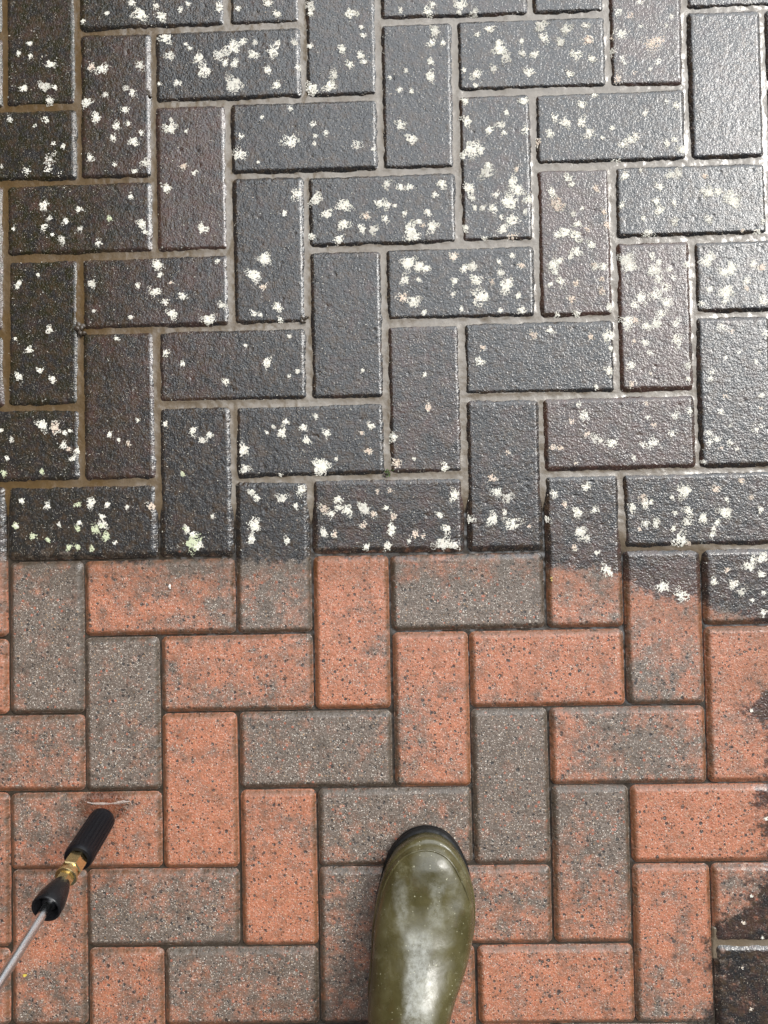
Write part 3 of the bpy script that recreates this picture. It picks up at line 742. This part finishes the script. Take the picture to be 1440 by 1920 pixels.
def lichen_mesh(B, g):
    spots = list(B.spots)
    area = 4 * B.hw * B.hl
    for _ in range(int(area / .02 * 95)):                     # flecks too small to read off
        x, y = g.uniform(-B.hw, B.hw) * .96, g.uniform(-B.hl, B.hl) * .96
        if grime_at(x + B.cx, y + B.cy) > 8 and B.cy > -.80:
            spots.append((x, y, -g.uniform(.0005, .0012), int(g.random() < .25)))
    if not spots:
        return None
    cx, cy, cr, tint, green, fade = [], [], [], [], [], []
    for (x, y, R, k) in spots:
        if R < 0:
            fd = g.uniform(.0, .9)
            n, sg, rr = int(g.integers(1, 4)), .0007, (.00035, .0008)
            R = -R
        else:
            fd = .0 if g.random() < .8 else g.uniform(.1, .4)
            dens = g.uniform(.45, .8) if k == 1 else g.uniform(.75, 1.25)
            n, sg, rr = int((14 + 88 * (R / .006) ** 2) * dens), R * .55, (.0004, .00135)
        # a patch spreads in a few ragged lobes
        nl = 1 if R < .0016 else int(g.integers(3, 6))
        la, lr = g.uniform(0, 6.28, nl), R * g.uniform(.0, .55, nl)
        for q in range(n):
            i = int(g.integers(0, nl))
            th = g.uniform(0, 6.28)
            reach = 1.0 if nl == 1 else .78 + .30 * math.cos(la[0] + 2 * th) + .22 * math.cos(la[1] + 3 * th) + .18 * math.cos(la[2] + 5 * th)
            rd = R * max(.2, reach) * math.sqrt(g.random()) * (1.0 if g.random() > .08 else g.uniform(1.0, 1.5))
            if nl == 1:
                rd = abs(g.normal(0, sg))
            qx = x + rd * math.cos(th) + g.normal(0, .0005)
            qy = y + rd * math.sin(th) + g.normal(0, .0005)
            far = math.hypot(qx - x, qy - y) / max(R, 1e-6)
            cx.append(qx)
            cy.append(qy)
            cr.append(g.uniform(*rr) * (1.15 - .4 * min(far, 1.4)))
            pk = .85 if k == 1 else .12
            tint.append(np.clip(pk + g.normal(0, .18) - (.45 if k == 1 and far > .7 else 0), 0, 1))
            fade.append(np.clip(fd + g.normal(0, .10) + .25 * (far > .9), 0, 1))
            green.append(np.clip((.7 if k == 2 else .04) + g.normal(0, .1), 0, 1))
    cx, cy, cr = np.array(cx), np.array(cy), np.array(cr)
    ok = (np.abs(cx) < B.hw - .001) & (np.abs(cy) < B.hl - .001)
    cx, cy, cr, tint, green, fade = cx[ok], cy[ok], cr[ok], np.array(tint)[ok], np.array(green)[ok], np.array(fade)[ok]
    n = len(cx)
    if not n:
        return None
    z, _ = block_height(cx, cy, B.hw, B.hl, B.seed)
    z = z + cx * B.tilt[0] + cy * B.tilt[1] + THICK
    K = 6
    ang = np.arange(K) * 2 * math.pi / K
    wob = g.uniform(.6, 1.3, (n, K))
    ph = g.uniform(0, 6.28, n)[:, None]
    def ring(f, dz):
        x = cx[:, None] + cr[:, None] * wob * f * np.cos(ang + ph)
        y = cy[:, None] + cr[:, None] * wob * f * np.sin(ang + ph)
        return np.stack([x, y, np.broadcast_to((z + dz)[:, None], x.shape)], -1)
    hgt = cr * g.uniform(.15, .36, n)
    r0, r1 = ring(1.0, -np.full(n, .0005)), ring(.72, hgt + .00015)
    V = np.concatenate([r0, r1], 1).reshape(-1, 3)
    base = np.arange(n)[:, None] * (2 * K)
    i = np.arange(K)
    j = (i + 1) % K
    side = np.stack([base + i, base + j, base + K + j, base + K + i], -1).reshape(-1, 4)
    t1 = np.stack([base[:, 0] + K + a for a in (0, 1, 2, 3)], -1)
    t2 = np.stack([base[:, 0] + K + a for a in (0, 3, 4, 5)], -1)
    return mesh_np('lichen', V, np.concatenate([side, t1, t2]), [M_LICHEN], dict(tint=np.repeat(tint, 2 * K), green=np.repeat(green, 2 * K), fade=np.repeat(fade, 2 * K)), smooth=False)


lg = np.random.default_rng(5)
for B in blocks:
    me = lichen_mesh(B, lg)
    if me:
        tag(put('lichen', me, B.ob), kind='stuff')

# ------------------------------------------------------------------ joint sand and silt between the pavers (one sheet, bumpy where the silt has settled)
x0, x1, y0, y1 = -.75, 1.85, -2.05, .65
gx = np.concatenate([np.arange(x0, -.03, .03), np.arange(-.03, 1.06, .0016), np.arange(1.06, x1, .03)])
gy = np.concatenate([np.arange(y0, -1.36, .03), np.arange(-1.36, .07, .0016), np.arange(.07, y1, .03)])
X, Y = np.meshgrid(gx, gy)
lv = silt_at(X, Y)
ci, ri = np.floor(X / .1), np.floor(-Y / .1)
kk = np.mod(ci - ri, 4)
ax = np.where(kk == 3, ci - 1, ci) * .1
bx = np.where(kk == 2, ci + 2, ci + 1) * .1
ay = np.where(kk == 0, ri - 1, ri) * .1
by = np.where(kk == 1, ri + 2, ri + 1) * .1
dj = np.minimum(np.minimum(X - ax, bx - X), np.minimum(-Y - ay, by + Y))      # distance from the middle of the joint
zt = -.0030 + .0004 * np.clip(dj / .0052, 0, 1.1) ** 2 - .005 * sstep(.0075, .011, dj) + vnoise(X, Y, .045, 1) * .0011 + vnoise(X, Y, .014, 2) * .0010 + vnoise(X, Y, .005, 3) * .0005
zb = -.0085 + vnoise(X, Y, .02, 4) * .002 + vnoise(X, Y, .006, 5) * .0015
Zs = zb * (1 - lv) + zt * lv
px, py = project(X, Y)
pxc = np.clip(px, -300, 1800)
shade_brown = np.clip(sstep(520, 60, pxc + 130 * vnoise(X, Y, .12, 8)) + sstep(900, 1040, py) * .35 + vnoise(X, Y, .03, 9) * .5, 0, 1)  # shade put into the silt colour on the lance side; browner by the grime line
silt = mesh_np('ground', np.stack([X, Y, Zs], -1).reshape(-1, 3), grid_faces(len(gx), len(gy)), [M_SILT], dict(silt=lv, shade_brown=shade_brown))
tag(put('joint_sand', silt), 'wet tan silt and dark sand filling the joints between the pavers', 'joint sand', None, 'structure')

# the same paving going on all round, beyond what the photo shows: one low-detail sheet of blocks
Vs, Fs, As = [], [], {}
off = 0
for r in range(-8, 21):
    for c in range(-8, 19):
        k = (c - r) % 4
        if k not in (1, 2) or (c, r) in cell:
            continue
        w, h = (1, 2) if k == 1 else (2, 1)
        g = np.random.default_rng(9000 + r * 97 + c)
        B = block(c, r, w, h, float(g.choice([.12, .3, .6, .85])), 9000 + r * 97 + c, .016, 0)
        me = B.mesh
        n = len(me.vertices)
        co = np.empty(n * 3, np.float32)
        me.vertices.foreach_get('co', co)
        Vs.append(co.reshape(-1, 3) + np.array([B.cx, B.cy, -THICK]))
        fv = np.empty(len(me.loops), np.int32)
        me.loops.foreach_get('vertex_index', fv)
        Fs.append(fv.reshape(-1, 4) + off)
        for a in ('red', 'grime', 'moss', 'wet', 'stain'):
            v = np.empty(n, np.float32)
            me.attributes[a].data.foreach_get('value', v)
            As.setdefault(a, []).append(v)
        off += n
        bpy.data.meshes.remove(me)
far = mesh_np('paving', np.concatenate(Vs), np.concatenate(Fs), [M_PAVER], {a: np.concatenate(v) for a, v in As.items()})
tag(put('paving', far), 'more herringbone block paving surrounding the pavers in view', 'paving', None, 'structure')

# added, out of view: a wall that keeps the sky off the lance side
wx0, wx1, wy0, wy1, wz0, wz1 = -1.50, -1.27, -5.0, 7.0, -.03, 5.4
wv = [(a, b_, c_) for c_ in (wz0, wz1) for a, b_ in ((wx0, wy0), (wx1, wy0), (wx1, wy1), (wx0, wy1))]
wm = mesh_np('blocker', np.array(wv, float), [(3, 2, 1, 0), (4, 5, 6, 7), (0, 1, 5, 4), (1, 2, 6, 5), (2, 3, 7, 6), (3, 0, 4, 7)], [M_BLOCKER], smooth=False)
tag(put('blocker', wm), 'added brown brick wall along the side of the drive', 'blocker', None, 'structure')

gm = mesh_np('earth', np.array([(-60, -60, -.03), (60, -60, -.03), (60, 60, -.03), (-60, 60, -.03)], float), [(0, 1, 2, 3)], [M_EARTH], smooth=False)
tag(put('ground', gm), 'bare damp earth around the paved drive', 'ground', None, 'structure')

# ------------------------------------------------------------------ rubber boot: an Empty at its toe, local x across, local y forward (towards the toe)
TOE = ground_at(803, 1561, 0.0)
boot = bpy.data.objects.new('rubber_boot', None)
COL.objects.link(boot)
boot.location = (TOE[0], TOE[1], 0)
boot.empty_display_size = .05
tag(boot, 'wet olive green rubber boot with black sole standing on the cleaned red pavers', 'boot')

# outline in the photograph of the olive upper: row, its two edges, height at which the edge lies
OUT = [(1577, 772, 829, .032), (1582, 762, 838, .032), (1590, 753, 846, .032), (1600, 744, 853, .033), (1614, 733, 863, .034), (1637, 724, 874, .035), (1662, 716, 883, .036), (1687, 710, 888, .038),
       (1720, 704, 890, .042), (1749, 700, 889, .046), (1775, 699, 887, .050), (1801, 698, 883, .056), (1830, 696, 877, .064), (1853, 694, 871, .070), (1885, 691, 862, .082), (1916, 688, 854, .092)]
prof = []
for (py, a, b, z) in OUT:
    A, Bp = ground_at(a, py, z), ground_at(b, py, z)
    prof.append((TOE[1] - (A[1] + Bp[1]) / 2, (A[0] + Bp[0]) / 2 - TOE[0], (Bp[0] - A[0]) / 2))
prof = np.array(prof)
s_last, c_last = prof[-1, 0], prof[-1, 1]
slope = (prof[-1, 1] - prof[3, 1]) / (prof[-1, 0] - prof[3, 0])
extra = np.array([(s, c_last + slope * (s - s_last), w) for s, w in ((.205, .046), (.235, .044), (.262, .042), (.280, .036), (.292, .026), (.2975, .012))])
prof = np.concatenate([prof, extra])
S0 = prof[0, 0] - .0045
TIPC = prof[0, 1]


def half(s):
    return np.interp(s, prof[:, 0], prof[:, 2])


def mid(s):
    return np.interp(s, prof[:, 0], prof[:, 1])


ZT = np.array([(S0, .031), (S0 + .004, .042), (S0 + .010, .050), (S0 + .018, .056), (S0 + .03, .0605), (.06, .066), (.09, .074), (.115, .083), (.14, .096), (.16, .112), (.18, .135), (.20, .15), (.29, .15)])


def ztop(s):
    return np.interp(s, ZT[:, 0], ZT[:, 1])


bm = bmesh.new()
NS = 40


def add_rings(rings, cap0=True, cap1=True):
    vs = [[bm.verts.new(p) for p in rg] for rg in rings]
    n = len(vs[0])
    for a, b in zip(vs[:-1], vs[1:]):
        for i in range(n):
            bm.faces.new((a[i], a[(i + 1) % n], b[(i + 1) % n], b[i]))
    if cap0:
        bm.faces.new(list(reversed(vs[0])))
    if cap1:
        bm.faces.new(vs[-1])


rings = []
for s in np.concatenate([np.linspace(S0 + .0005, S0 + .03, 14), np.linspace(S0 + .036, .297, 50)]):
    wv, cv, zt = float(half(s)), float(mid(s)), float(ztop(s))
    if s < prof[0, 0]:
        wv = float(prof[0, 2]) * math.sqrt(max(0.02, (s - S0) / (prof[0, 0] - S0)))
    zm = .018 + (zt - .018) * .36
    ring = []
    for i in range(NS):
        a = 2 * math.pi * i / NS
        ca, sa = math.cos(a), math.sin(a)
        e = .80 + .15 * min(1, max(0, (s - .07) / .05)) if sa > 0 else .45
        pk = min(1, max(0, (s - .07) / .05))
        x = cv + wv * math.copysign(abs(ca) ** (.85 + .25 * pk if sa > 0 else .5), ca) - .008 * pk * max(0, sa)
        z = zm + ((zt - zm) * abs(sa) ** e if sa > 0 else -(zm - .016) * abs(sa) ** e)
        ring.append((x, -s, z))
    rings.append(ring)
add_rings(rings)
rings = []
for z in np.linspace(.03, .36, 40):
    t = (z - .03) / .33
    sc = .232 + .010 * t
    ra = .047 + .012 * math.sin(max(0, t - .1) * 2.2)
    rf = .060 + .012 * t + .018 * math.exp(-((z - .08) / .05) ** 2)
    rb = .058 + .006 * t
    cxs = float(mid(.2)) + slope * .03 + .003
    ring = []
    for i in range(NS):
        a = 2 * math.pi * i / NS
        fy = math.sin(a)
        ring.append((cxs + ra * math.cos(a), -sc + (rf if fy > 0 else rb) * fy, z))
    rings.append(ring)
add_rings(rings)
raw = bpy.data.meshes.new('boot_raw')
bm.to_mesh(raw)
bm.free()
tmp = bpy.data.objects.new('boot_raw', raw)
COL.objects.link(tmp)
md = tmp.modifiers.new('r', 'REMESH')
md.mode = 'VOXEL'
md.voxel_size = .0026
sm = tmp.modifiers.new('s', 'SMOOTH')
sm.iterations = 14
sm.factor = .5
dg = bpy.context.evaluated_depsgraph_get()
up = bpy.data.meshes.new_from_object(tmp.evaluated_get(dg), depsgraph=dg)
bpy.data.objects.remove(tmp)
n = len(up.vertices)
co = np.empty(n * 3, np.float32)
up.vertices.foreach_get('co', co)
co = co.reshape(-1, 3)
# dents and creases of a used boot: folds across the vamp, a flattened toe
s_, x_, z_ = -co[:, 1], co[:, 0] - mid(-co[:, 1]), co[:, 2]
top = sstep(.045, .07, z_)
dent = -.0030 * top * np.exp(-((s_ - .075) / .022) ** 2 - (x_ / .026) ** 2)
fold = .0003 * top * np.exp(-((s_ - .104 - .15 * x_) / .006) ** 2) - .0003 * top * np.exp(-((s_ - .092 - .2 * x_) / .006) ** 2)
fold = fold + .0003 * top * np.exp(-((s_ - .150 + .2 * x_) / .007) ** 2)
nz = vnoise(co[:, 0] + 3, co[:, 1] + z_, .02, 31) * .0010
co[:, 2] += (dent + fold + nz * top).astype(np.float32)
up.vertices.foreach_set('co', co.ravel())
up.polygons.foreach_set('use_smooth', np.ones(len(up.polygons), bool))
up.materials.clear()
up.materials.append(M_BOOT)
up.update()
put('boot_upper', up, boot)


def foot_outline(grow, n=120, front=0.0):
    """plan outline of the foot, widened by grow, toe pushed forward by front"""
    ss = np.concatenate([S0 + (prof[0, 0] - S0) * np.linspace(0, 1, 8) ** 1.5, np.linspace(prof[0, 0] + .002, .2975, 60)])
    w = np.where(ss < prof[0, 0], prof[0, 2] * np.sqrt(np.maximum(0, (ss - S0) / (prof[0, 0] - S0))), half(ss))
    c = np.where(ss < prof[0, 0], TIPC, mid(ss))
    P = np.concatenate([np.stack([c + w, -ss], -1), np.stack([c - w, -ss], -1)[::-1]])
    # resample evenly, then push out along the normal
    Q = np.concatenate([P, P[:1]])
    L = np.concatenate([[0], np.cumsum(np.hypot(*np.diff(Q, axis=0).T))])
    u = np.linspace(0, L[-1], n, endpoint=False)
    R = np.stack([np.interp(u, L, Q[:, 0]), np.interp(u, L, Q[:, 1])], -1)
    for _ in range(3):
        R = .5 * R + .25 * np.roll(R, 1, 0) + .25 * np.roll(R, -1, 0)
    T = np.roll(R, -1, 0) - np.roll(R, 1, 0)
    N = np.stack([T[:, 1], -T[:, 0]], -1)
    N /= np.linalg.norm(N, axis=1, keepdims=True)
    if ((R - R.mean(0)) * N).sum() < 0:
        N = -N
    f = front * np.clip(1 - (-R[:, 1]) / .06, 0, 1)
    return R + N * (grow + f)[:, None]


def loft(name, parent, mat, layers, close=True):
    """layers: (outline (n,2), z or z array) stacked into one band"""
    n = len(layers[0][0])
    V = np.concatenate([np.column_stack([o, np.broadcast_to(z, n)]) for o, z in layers])
    Fq = grid_faces(n, len(layers), True)
    me = mesh_np(name, V, Fq, [mat])
    return put(name, me, parent)


def rise(o, lo, hi):
    """band height: highest at the toe, lower along the sides"""
    return lo + (hi - lo) * np.clip(1 - (-o[:, 1] - .02) / .10, 0, 1)


g1, g0 = foot_outline(.0016), foot_outline(-.004)
lay = []
for gr, zz in ((.0008, .017), (.0022, .020), (.0026, .026), (.0024, .030), (.0014, .0335), (-.0008, .0352), (-.005, .0355)):
    o = foot_outline(gr)
    lay.append((o, zz + rise(o, 0, .0065) * (zz > .022)))
rand = loft('boot_rand', boot, M_BOOT, lay)
lay = []
for gr, zz, fr in ((-.030, .0005, 0), (-.004, .0005, .002), (.0012, .002, .0034), (.0018, .006, .0038), (.0010, .008, .0032), (.0018, .010, .0038), (.0018, .0150, .0034), (.0012, .0178, .0022), (-.003, .0182, 0), (-.03, .0182, 0)):
    lay.append((foot_outline(gr, front=fr), zz))
loft('boot_sole', boot, M_SOLE, lay)

# moulded seam lines arching over the toe, draped on the upper
from mathutils.bvhtree import BVHTree
vt = [Vector(v) for v in co.tolist()]
tree = BVHTree.FromPolygons(vt, [tuple(p.vertices) for p in up.polygons])


def drape(pts):
    out = []
    for (px_, py_) in pts:
        o = CAM - np.array([TOE[0], TOE[1], 0])
        hit = tree.ray_cast(Vector(o.tolist()), Vector(ray(px_, py_).tolist()))
        if hit[0] is not None:
            out.append((hit[0], hit[1]))
    return out


def smooth_curve(pts, n):
    pts = np.array(pts, float)
    t = np.linspace(0, len(pts) - 1, n)
    i = np.clip(t.astype(int), 0, len(pts) - 2)
    f = (t - i)[:, None]
    g = lambda k: pts[np.clip(k, 0, len(pts) - 1)]
    p0, p1, p2, p3 = g(i - 1), g(i), g(i + 1), g(i + 2)
    return .5 * ((2 * p1) + (-p0 + p2) * f + (2 * p0 - 5 * p1 + 4 * p2 - p3) * f ** 2 + (-p0 + 3 * p1 - 3 * p2 + p3) * f ** 3)


def tube(name, parent, mat, pts, radii, nseg=10, cap=True):
    """round tube through 3-D points"""
    P = np.array(pts, float)
    n = len(P)
    R = np.broadcast_to(np.asarray(radii, float), n)
    T = np.gradient(P, axis=0)
    T /= np.linalg.norm(T, axis=1, keepdims=True)
    up_ = np.array([0, 0, 1.0])
    A = np.cross(T, up_)
    bad = np.linalg.norm(A, axis=1) < 1e-4
    A[bad] = (1, 0, 0)
    A /= np.linalg.norm(A, axis=1, keepdims=True)
    Bn = np.cross(A, T)
    a = np.arange(nseg) * 2 * math.pi / nseg
    V = P[:, None] + R[:, None, None] * (A[:, None] * np.cos(a)[None, :, None] + Bn[:, None] * np.sin(a)[None, :, None])
    me = mesh_np(name, V.reshape(-1, 3), grid_faces(nseg, n, True), [mat])
    return put(name, me, parent)


arch = [(713, 1690), (721, 1662), (733, 1637), (748, 1616), (770, 1600), (802, 1594), (830, 1603), (848, 1620), (862, 1645), (874, 1672), (882, 1700)]
d = drape(smooth_curve(arch, 70))
if len(d) > 5:
    P = np.array([tuple(h + nn * .0002) for h, nn in d])
    for _ in range(4):
        P[1:-1] = .5 * P[1:-1] + .25 * P[2:] + .25 * P[:-2]
    tt = np.linspace(0, 1, len(P))
    tube('toe_seam', boot, M_BOOT, P, .0014 * np.clip(np.minimum(tt, 1 - tt) * 8, .2, 1))

# ------------------------------------------------------------------ pressure-washer lance, held off the ground with its nozzle pointing down
TIP = ground_at(194, 1533, .030)
r1 = ray(85.4, 1705)
Cup = ground_at(85.4, 1705, .2)
Vv = CAM - Cup
Vv /= np.linalg.norm(Vv)
nrm = np.cross(ray(194, 1533), r1)
nrm /= np.linalg.norm(nrm)
Uv = np.cross(nrm, Vv)
Uv /= np.linalg.norm(Uv)
if np.dot(Uv, r1 - ray(194, 1533)) < 0:
    Uv = -Uv
D = .66 * Vv + math.sqrt(1 - .66 ** 2) * Uv
D /= np.linalg.norm(D)


def along(px_, py_):
    """distance along the lance at which it passes this pixel, and the depth there"""
    v = ray(px_, py_)
    w0 = TIP - CAM
    b = float(np.dot(D, v))
    s = (b * np.dot(v, w0) - np.dot(D, w0)) / (1 - b * b)
    P = TIP + D * s
    return s, float(-((P - CAM) @ RM)[2])


def at_s(px_, py_, rpx):
    s, dep = along(px_, py_)
    return s, rpx * dep / F


lance = bpy.data.objects.new('pressure_washer_lance', None)
COL.objects.link(lance)
lance.location = tuple(TIP)
q = Vector(D.tolist()).to_track_quat('Z', 'Y')
lance.rotation_mode = 'QUATERNION'
lance.rotation_quaternion = q
lance.empty_display_size = .05
tag(lance, 'pressure washer lance with black ribbed nozzle, brass fittings and steel tube held over the brick', 'lance')


def turned(name, rings, mat, n=48, shape=None, parent=lance):
    """surface of revolution about the lance; rings are (distance, radius)"""
    a = np.arange(n) * 2 * math.pi / n
    V = []
    for (s, r) in rings:
        f = shape(a, s) if shape else np.ones(n)
        V.append(np.stack([r * f * np.cos(a), r * f * np.sin(a), np.full(n, s)], -1))
    me = mesh_np(name, np.concatenate(V), grid_faces(n, len(rings), True), [mat])
    try:
        me.set_sharp_from_angle(angle=math.radians(38))
    except Exception:
        pass
    return put(name, me, parent)


sA, rA = at_s(194, 1533, 24.2)
sB, rB = at_s(143, 1611, 27.6)
sN0, _ = at_s(141, 1614, 20)
sN1, rN = at_s(130, 1632, 20.0)
sC1, rC = at_s(122, 1645, 19.5)
sH1, rH = at_s(112, 1659, 15.0)
sK0, rK0 = at_s(116, 1653, 15.0)
sK1, rK1 = at_s(85.4, 1705, 28.5)
sT, rT = at_s(60, 1742, 9.4)
NR = 22


def ribs(a, s):
    if not (sA + .010 < s < sB - .010):
        return np.ones_like(a)
    return 1 - .055 * (np.cos(a * NR) > .25)


L = sB - sA
turned('nozzle_sleeve', [(sA + .012, .001), (sA + .012, rA * .45), (sA + .002, rA * .52), (sA, rA * .70), (sA + .0008, rA * .88), (sA + .003, rA * .97), (sA + .008, rA), (sA + .0101, rA), (sA + .014, rA * 1.005),
                         (sA + L * .5, (rA + rB) / 2), (sB - .014, rB * .99), (sB - .0101, rB), (sB - .006, rB * 1.0), (sB - .003, rB * .98), (sB - .0008, rB * .92), (sB - .0004, rB * .70), (sB - .004, rB * .62), (sB - .004, .002)], M_GRIP, 176, ribs)


def hexa(a, s):
    return math.cos(math.pi / 6) / np.cos((a % (math.pi / 3)) - math.pi / 6)


ch = .0012
turned('brass_nut', [(sN0 - .006, .003), (sN0 - .006, rN * 1.02), (sN1 - ch, rN * 1.06), (sN1, rN * .94), (sN1, .003)], M_BRASS, 48, hexa)
turned('brass_collar', [(sN1 - .001, .003), (sN1 - .001, rC * .86), (sN1 + .004, rC * .86), (sN1 + .0045, rC * .95), (sC1 - .004, rC * .98), (sC1 - .0035, rC * 1.06), (sC1 - .0005, rC * 1.06), (sC1, rC), (sC1, .003)], M_BRASS, 64,
       lambda a, s: 1 + (.02 * np.cos(a * 32) if s > sC1 - .0037 else 0))
turned('brass_connector', [(sC1 - .0005, .003), (sC1 - .0005, rH * 1.12), (sH1 + .002, rH * 1.12), (sH1 + .006, rH * 1.0), (sH1 + .008, .003)], M_BRASS, 48, hexa)
Lk = sK1 - sK0
turned('rubber_cone', [(sK0 - .001, rK0 * .62), (sK0, rK0 * .92), (sK0 + .002, rK0 * 1.03), (sK0 + Lk * .25, rK0 + (rK1 - rK0) * .42), (sK0 + Lk * .5, rK0 + (rK1 - rK0) * .76), (sK0 + Lk * .68, rK0 + (rK1 - rK0) * .95),
                       (sK0 + Lk * .8, rK1 * 1.0), (sK0 + Lk * .97, rK1), (sK1 - .0006, rK1 * .985), (sK1, rK1 * .95), (sK1, rK1 * .86), (sK1 - .002, rK1 * .80), (sK1 - Lk * .45, rK1 * .70), (sK1 - Lk * .6, rK1 * .4), (sK1 - Lk * .6, .002)], M_CONE, 64)
turned('steel_tube', [(sK1 - Lk * .65, .002), (sK1 - Lk * .65, rT)] + [(sK1 - Lk * .6 + t * .04, rT) for t in range(0, 17)] + [(sK1 + .62, .002)], M_STEEL, 32)
turned('tube_clip', [(sK1 - Lk * .62, rT * 1.0), (sK1 - Lk * .62, rT * 1.75), (sK1 - Lk * .2, rT * 1.6), (sK1 - Lk * .16, rT * 1.3), (sK1 - Lk * .16, rT * 1.0)], M_CONE, 24)

# ------------------------------------------------------------------ small things lying in the joints and on the pavers


def lump(name, px_, py_, size, mat, seed, label, cat, z=-.001, n=7):
    """a clod: several fused irregular grains"""
    g = np.random.default_rng(seed)
    b = bmesh.new()
    for k in range(n):
        m = Matrix.Translation((g.normal(0, size * .4), g.normal(0, size * .4), abs(g.normal(0, size * .18)))) @ Matrix.Diagonal((*(size * g.uniform(.3, .6, 3) * (1, 1, .7)), 1)) @ Matrix.Rotation(g.uniform(0, 3), 4, 'Z')
        bmesh.ops.create_icosphere(b, subdivisions=2, radius=1.0, matrix=m)
    for v in b.verts:
        v.co *= 1 + g.uniform(-.12, .12)
    me = bpy.data.meshes.new(name)
    b.to_mesh(me)
    b.free()
    me.materials.append(mat)
    for p_ in me.polygons:
        p_.use_smooth = True
    P = ground_at(px_, py_, z)
    return tag(put(name, me, None, (P[0], P[1], z)), label, cat)


lump('grit_clod', 149, 614, .0075, M_GRIT, 3, 'wet lump of grit stuck where three dark brown pavers meet', 'grit', -.0015, 9)
lump('grit_clod', 571, 599, .005, M_GRIT, 8, 'small dark clod in the joint at the corner of a glossy charcoal paver', 'grit', -.0015, 6)
lump('grit_clod', 280, 176, .005, M_GRIT, 12, 'small brown clod in the joint beside the curving lichen band', 'grit', -.0015, 6)


def sprig(px_, py_, label):
    g = np.random.default_rng(77)
    b = bmesh.new()
    for k in range(26):
        a = g.uniform(0, 6.28)
        base = Vector((g.normal(0, .0030), g.normal(0, .0018), 0))
        tip = base + Vector((math.cos(a) * g.uniform(.001, .005), math.sin(a) * g.uniform(.001, .004), g.uniform(.001, .0045)))
        sd_ = Vector((-math.sin(a), math.cos(a), 0)) * g.uniform(.0005, .0010)
        m_ = (base + tip) / 2 + Vector((0, 0, .0012))
        v = [b.verts.new(q_) for q_ in (base, m_ - sd_, tip, m_ + sd_)]
        b.faces.new(v)
    me = bpy.data.meshes.new('moss_sprig')
    b.to_mesh(me)
    b.free()
    me.materials.append(M_MOSS)
    P = ground_at(px_, py_, -.002)
    return tag(put('moss_sprig', me, None, (P[0], P[1], -.002)), label, 'moss')


sprig(729, 886, 'tiny green moss sprig in the joint at the foot of the mauve-grey paver')
lump('pebble', 318, 1100, .0030, M_PALE, 31, 'small white pebble on the charcoal smudge of a cleaned red paver', 'pebble', .0006, 4)
lump('pebble', 1033, 1085, .0028, M_OCHRE, 32, 'small yellow pebble by the grime line on a half-cleaned salmon paver', 'pebble', .0004, 3)
lump('soil_crumb', 722, 891, .0035, M_GRIT, 21, 'dark soil crumb beside the green moss sprig', 'soil', -.002, 5)

# a bit of yellow leaf by the lance, as a thin curled flake
b = bmesh.new()
flake = [(-.0028, -.0012, .0002), (0, -.0020, .0008), (.0026, -.0004, .0004), (.0030, .0012, .0011), (.0004, .0018, .0010), (-.0022, .0012, .0006)]
tv = [b.verts.new((x, y, z + .0004)) for x, y, z in flake]
bv = [b.verts.new((x, y, z)) for x, y, z in flake]
b.faces.new(tv)
b.faces.new(list(reversed(bv)))
for i in range(6):
    b.faces.new((bv[i], bv[(i + 1) % 6], tv[(i + 1) % 6], tv[i]))
me = bpy.data.meshes.new('leaf_fragment')
b.to_mesh(me)
b.free()
me.materials.append(M_LEAF)
P = ground_at(47, 1828, 0)
tag(put('leaf_fragment', me, None, (P[0], P[1], .0002)), 'tiny yellow leaf fragment on the brown-red brick beside the lance tube', 'leaf')

# the streak of foamy water past the nozzle tip
ctr = smooth_curve([(163, 1505), (177, 1507), (200, 1507), (222, 1505), (244, 1503)], 40)
wd = np.interp(np.linspace(0, 1, 40), [0, .15, .3, .6, .85, 1], [.3, 1.2, 2.6, 1.2, 2.8, .4]) * .00068
C3 = np.array([ground_at(u, v, .0006) for u, v in ctr])
V = []
for k, f in ((0, -1), (1, -.45), (2, .45), (3, 1)):
    o = C3.copy()
    jig = vnoise(np.arange(40) * .31, np.full(40, k * 9.1), 1.0, 50 + k) * .0016
    o[:, 1] += wd * f + jig * abs(f)
    o[:, 2] += .0011 * (1 - abs(f)) * np.clip(wd / .0015, .3, 1) - .0006 * abs(f)
    V.append(o)
V = np.stack(V, 1).reshape(-1, 3)
fo = mesh_np('water_streak', V, grid_faces(4, 40), [M_FOAM])
tag(put('water_streak', fo), 'thin white streak of foamy water on the brick past the nozzle tip', 'water', None, 'stuff')
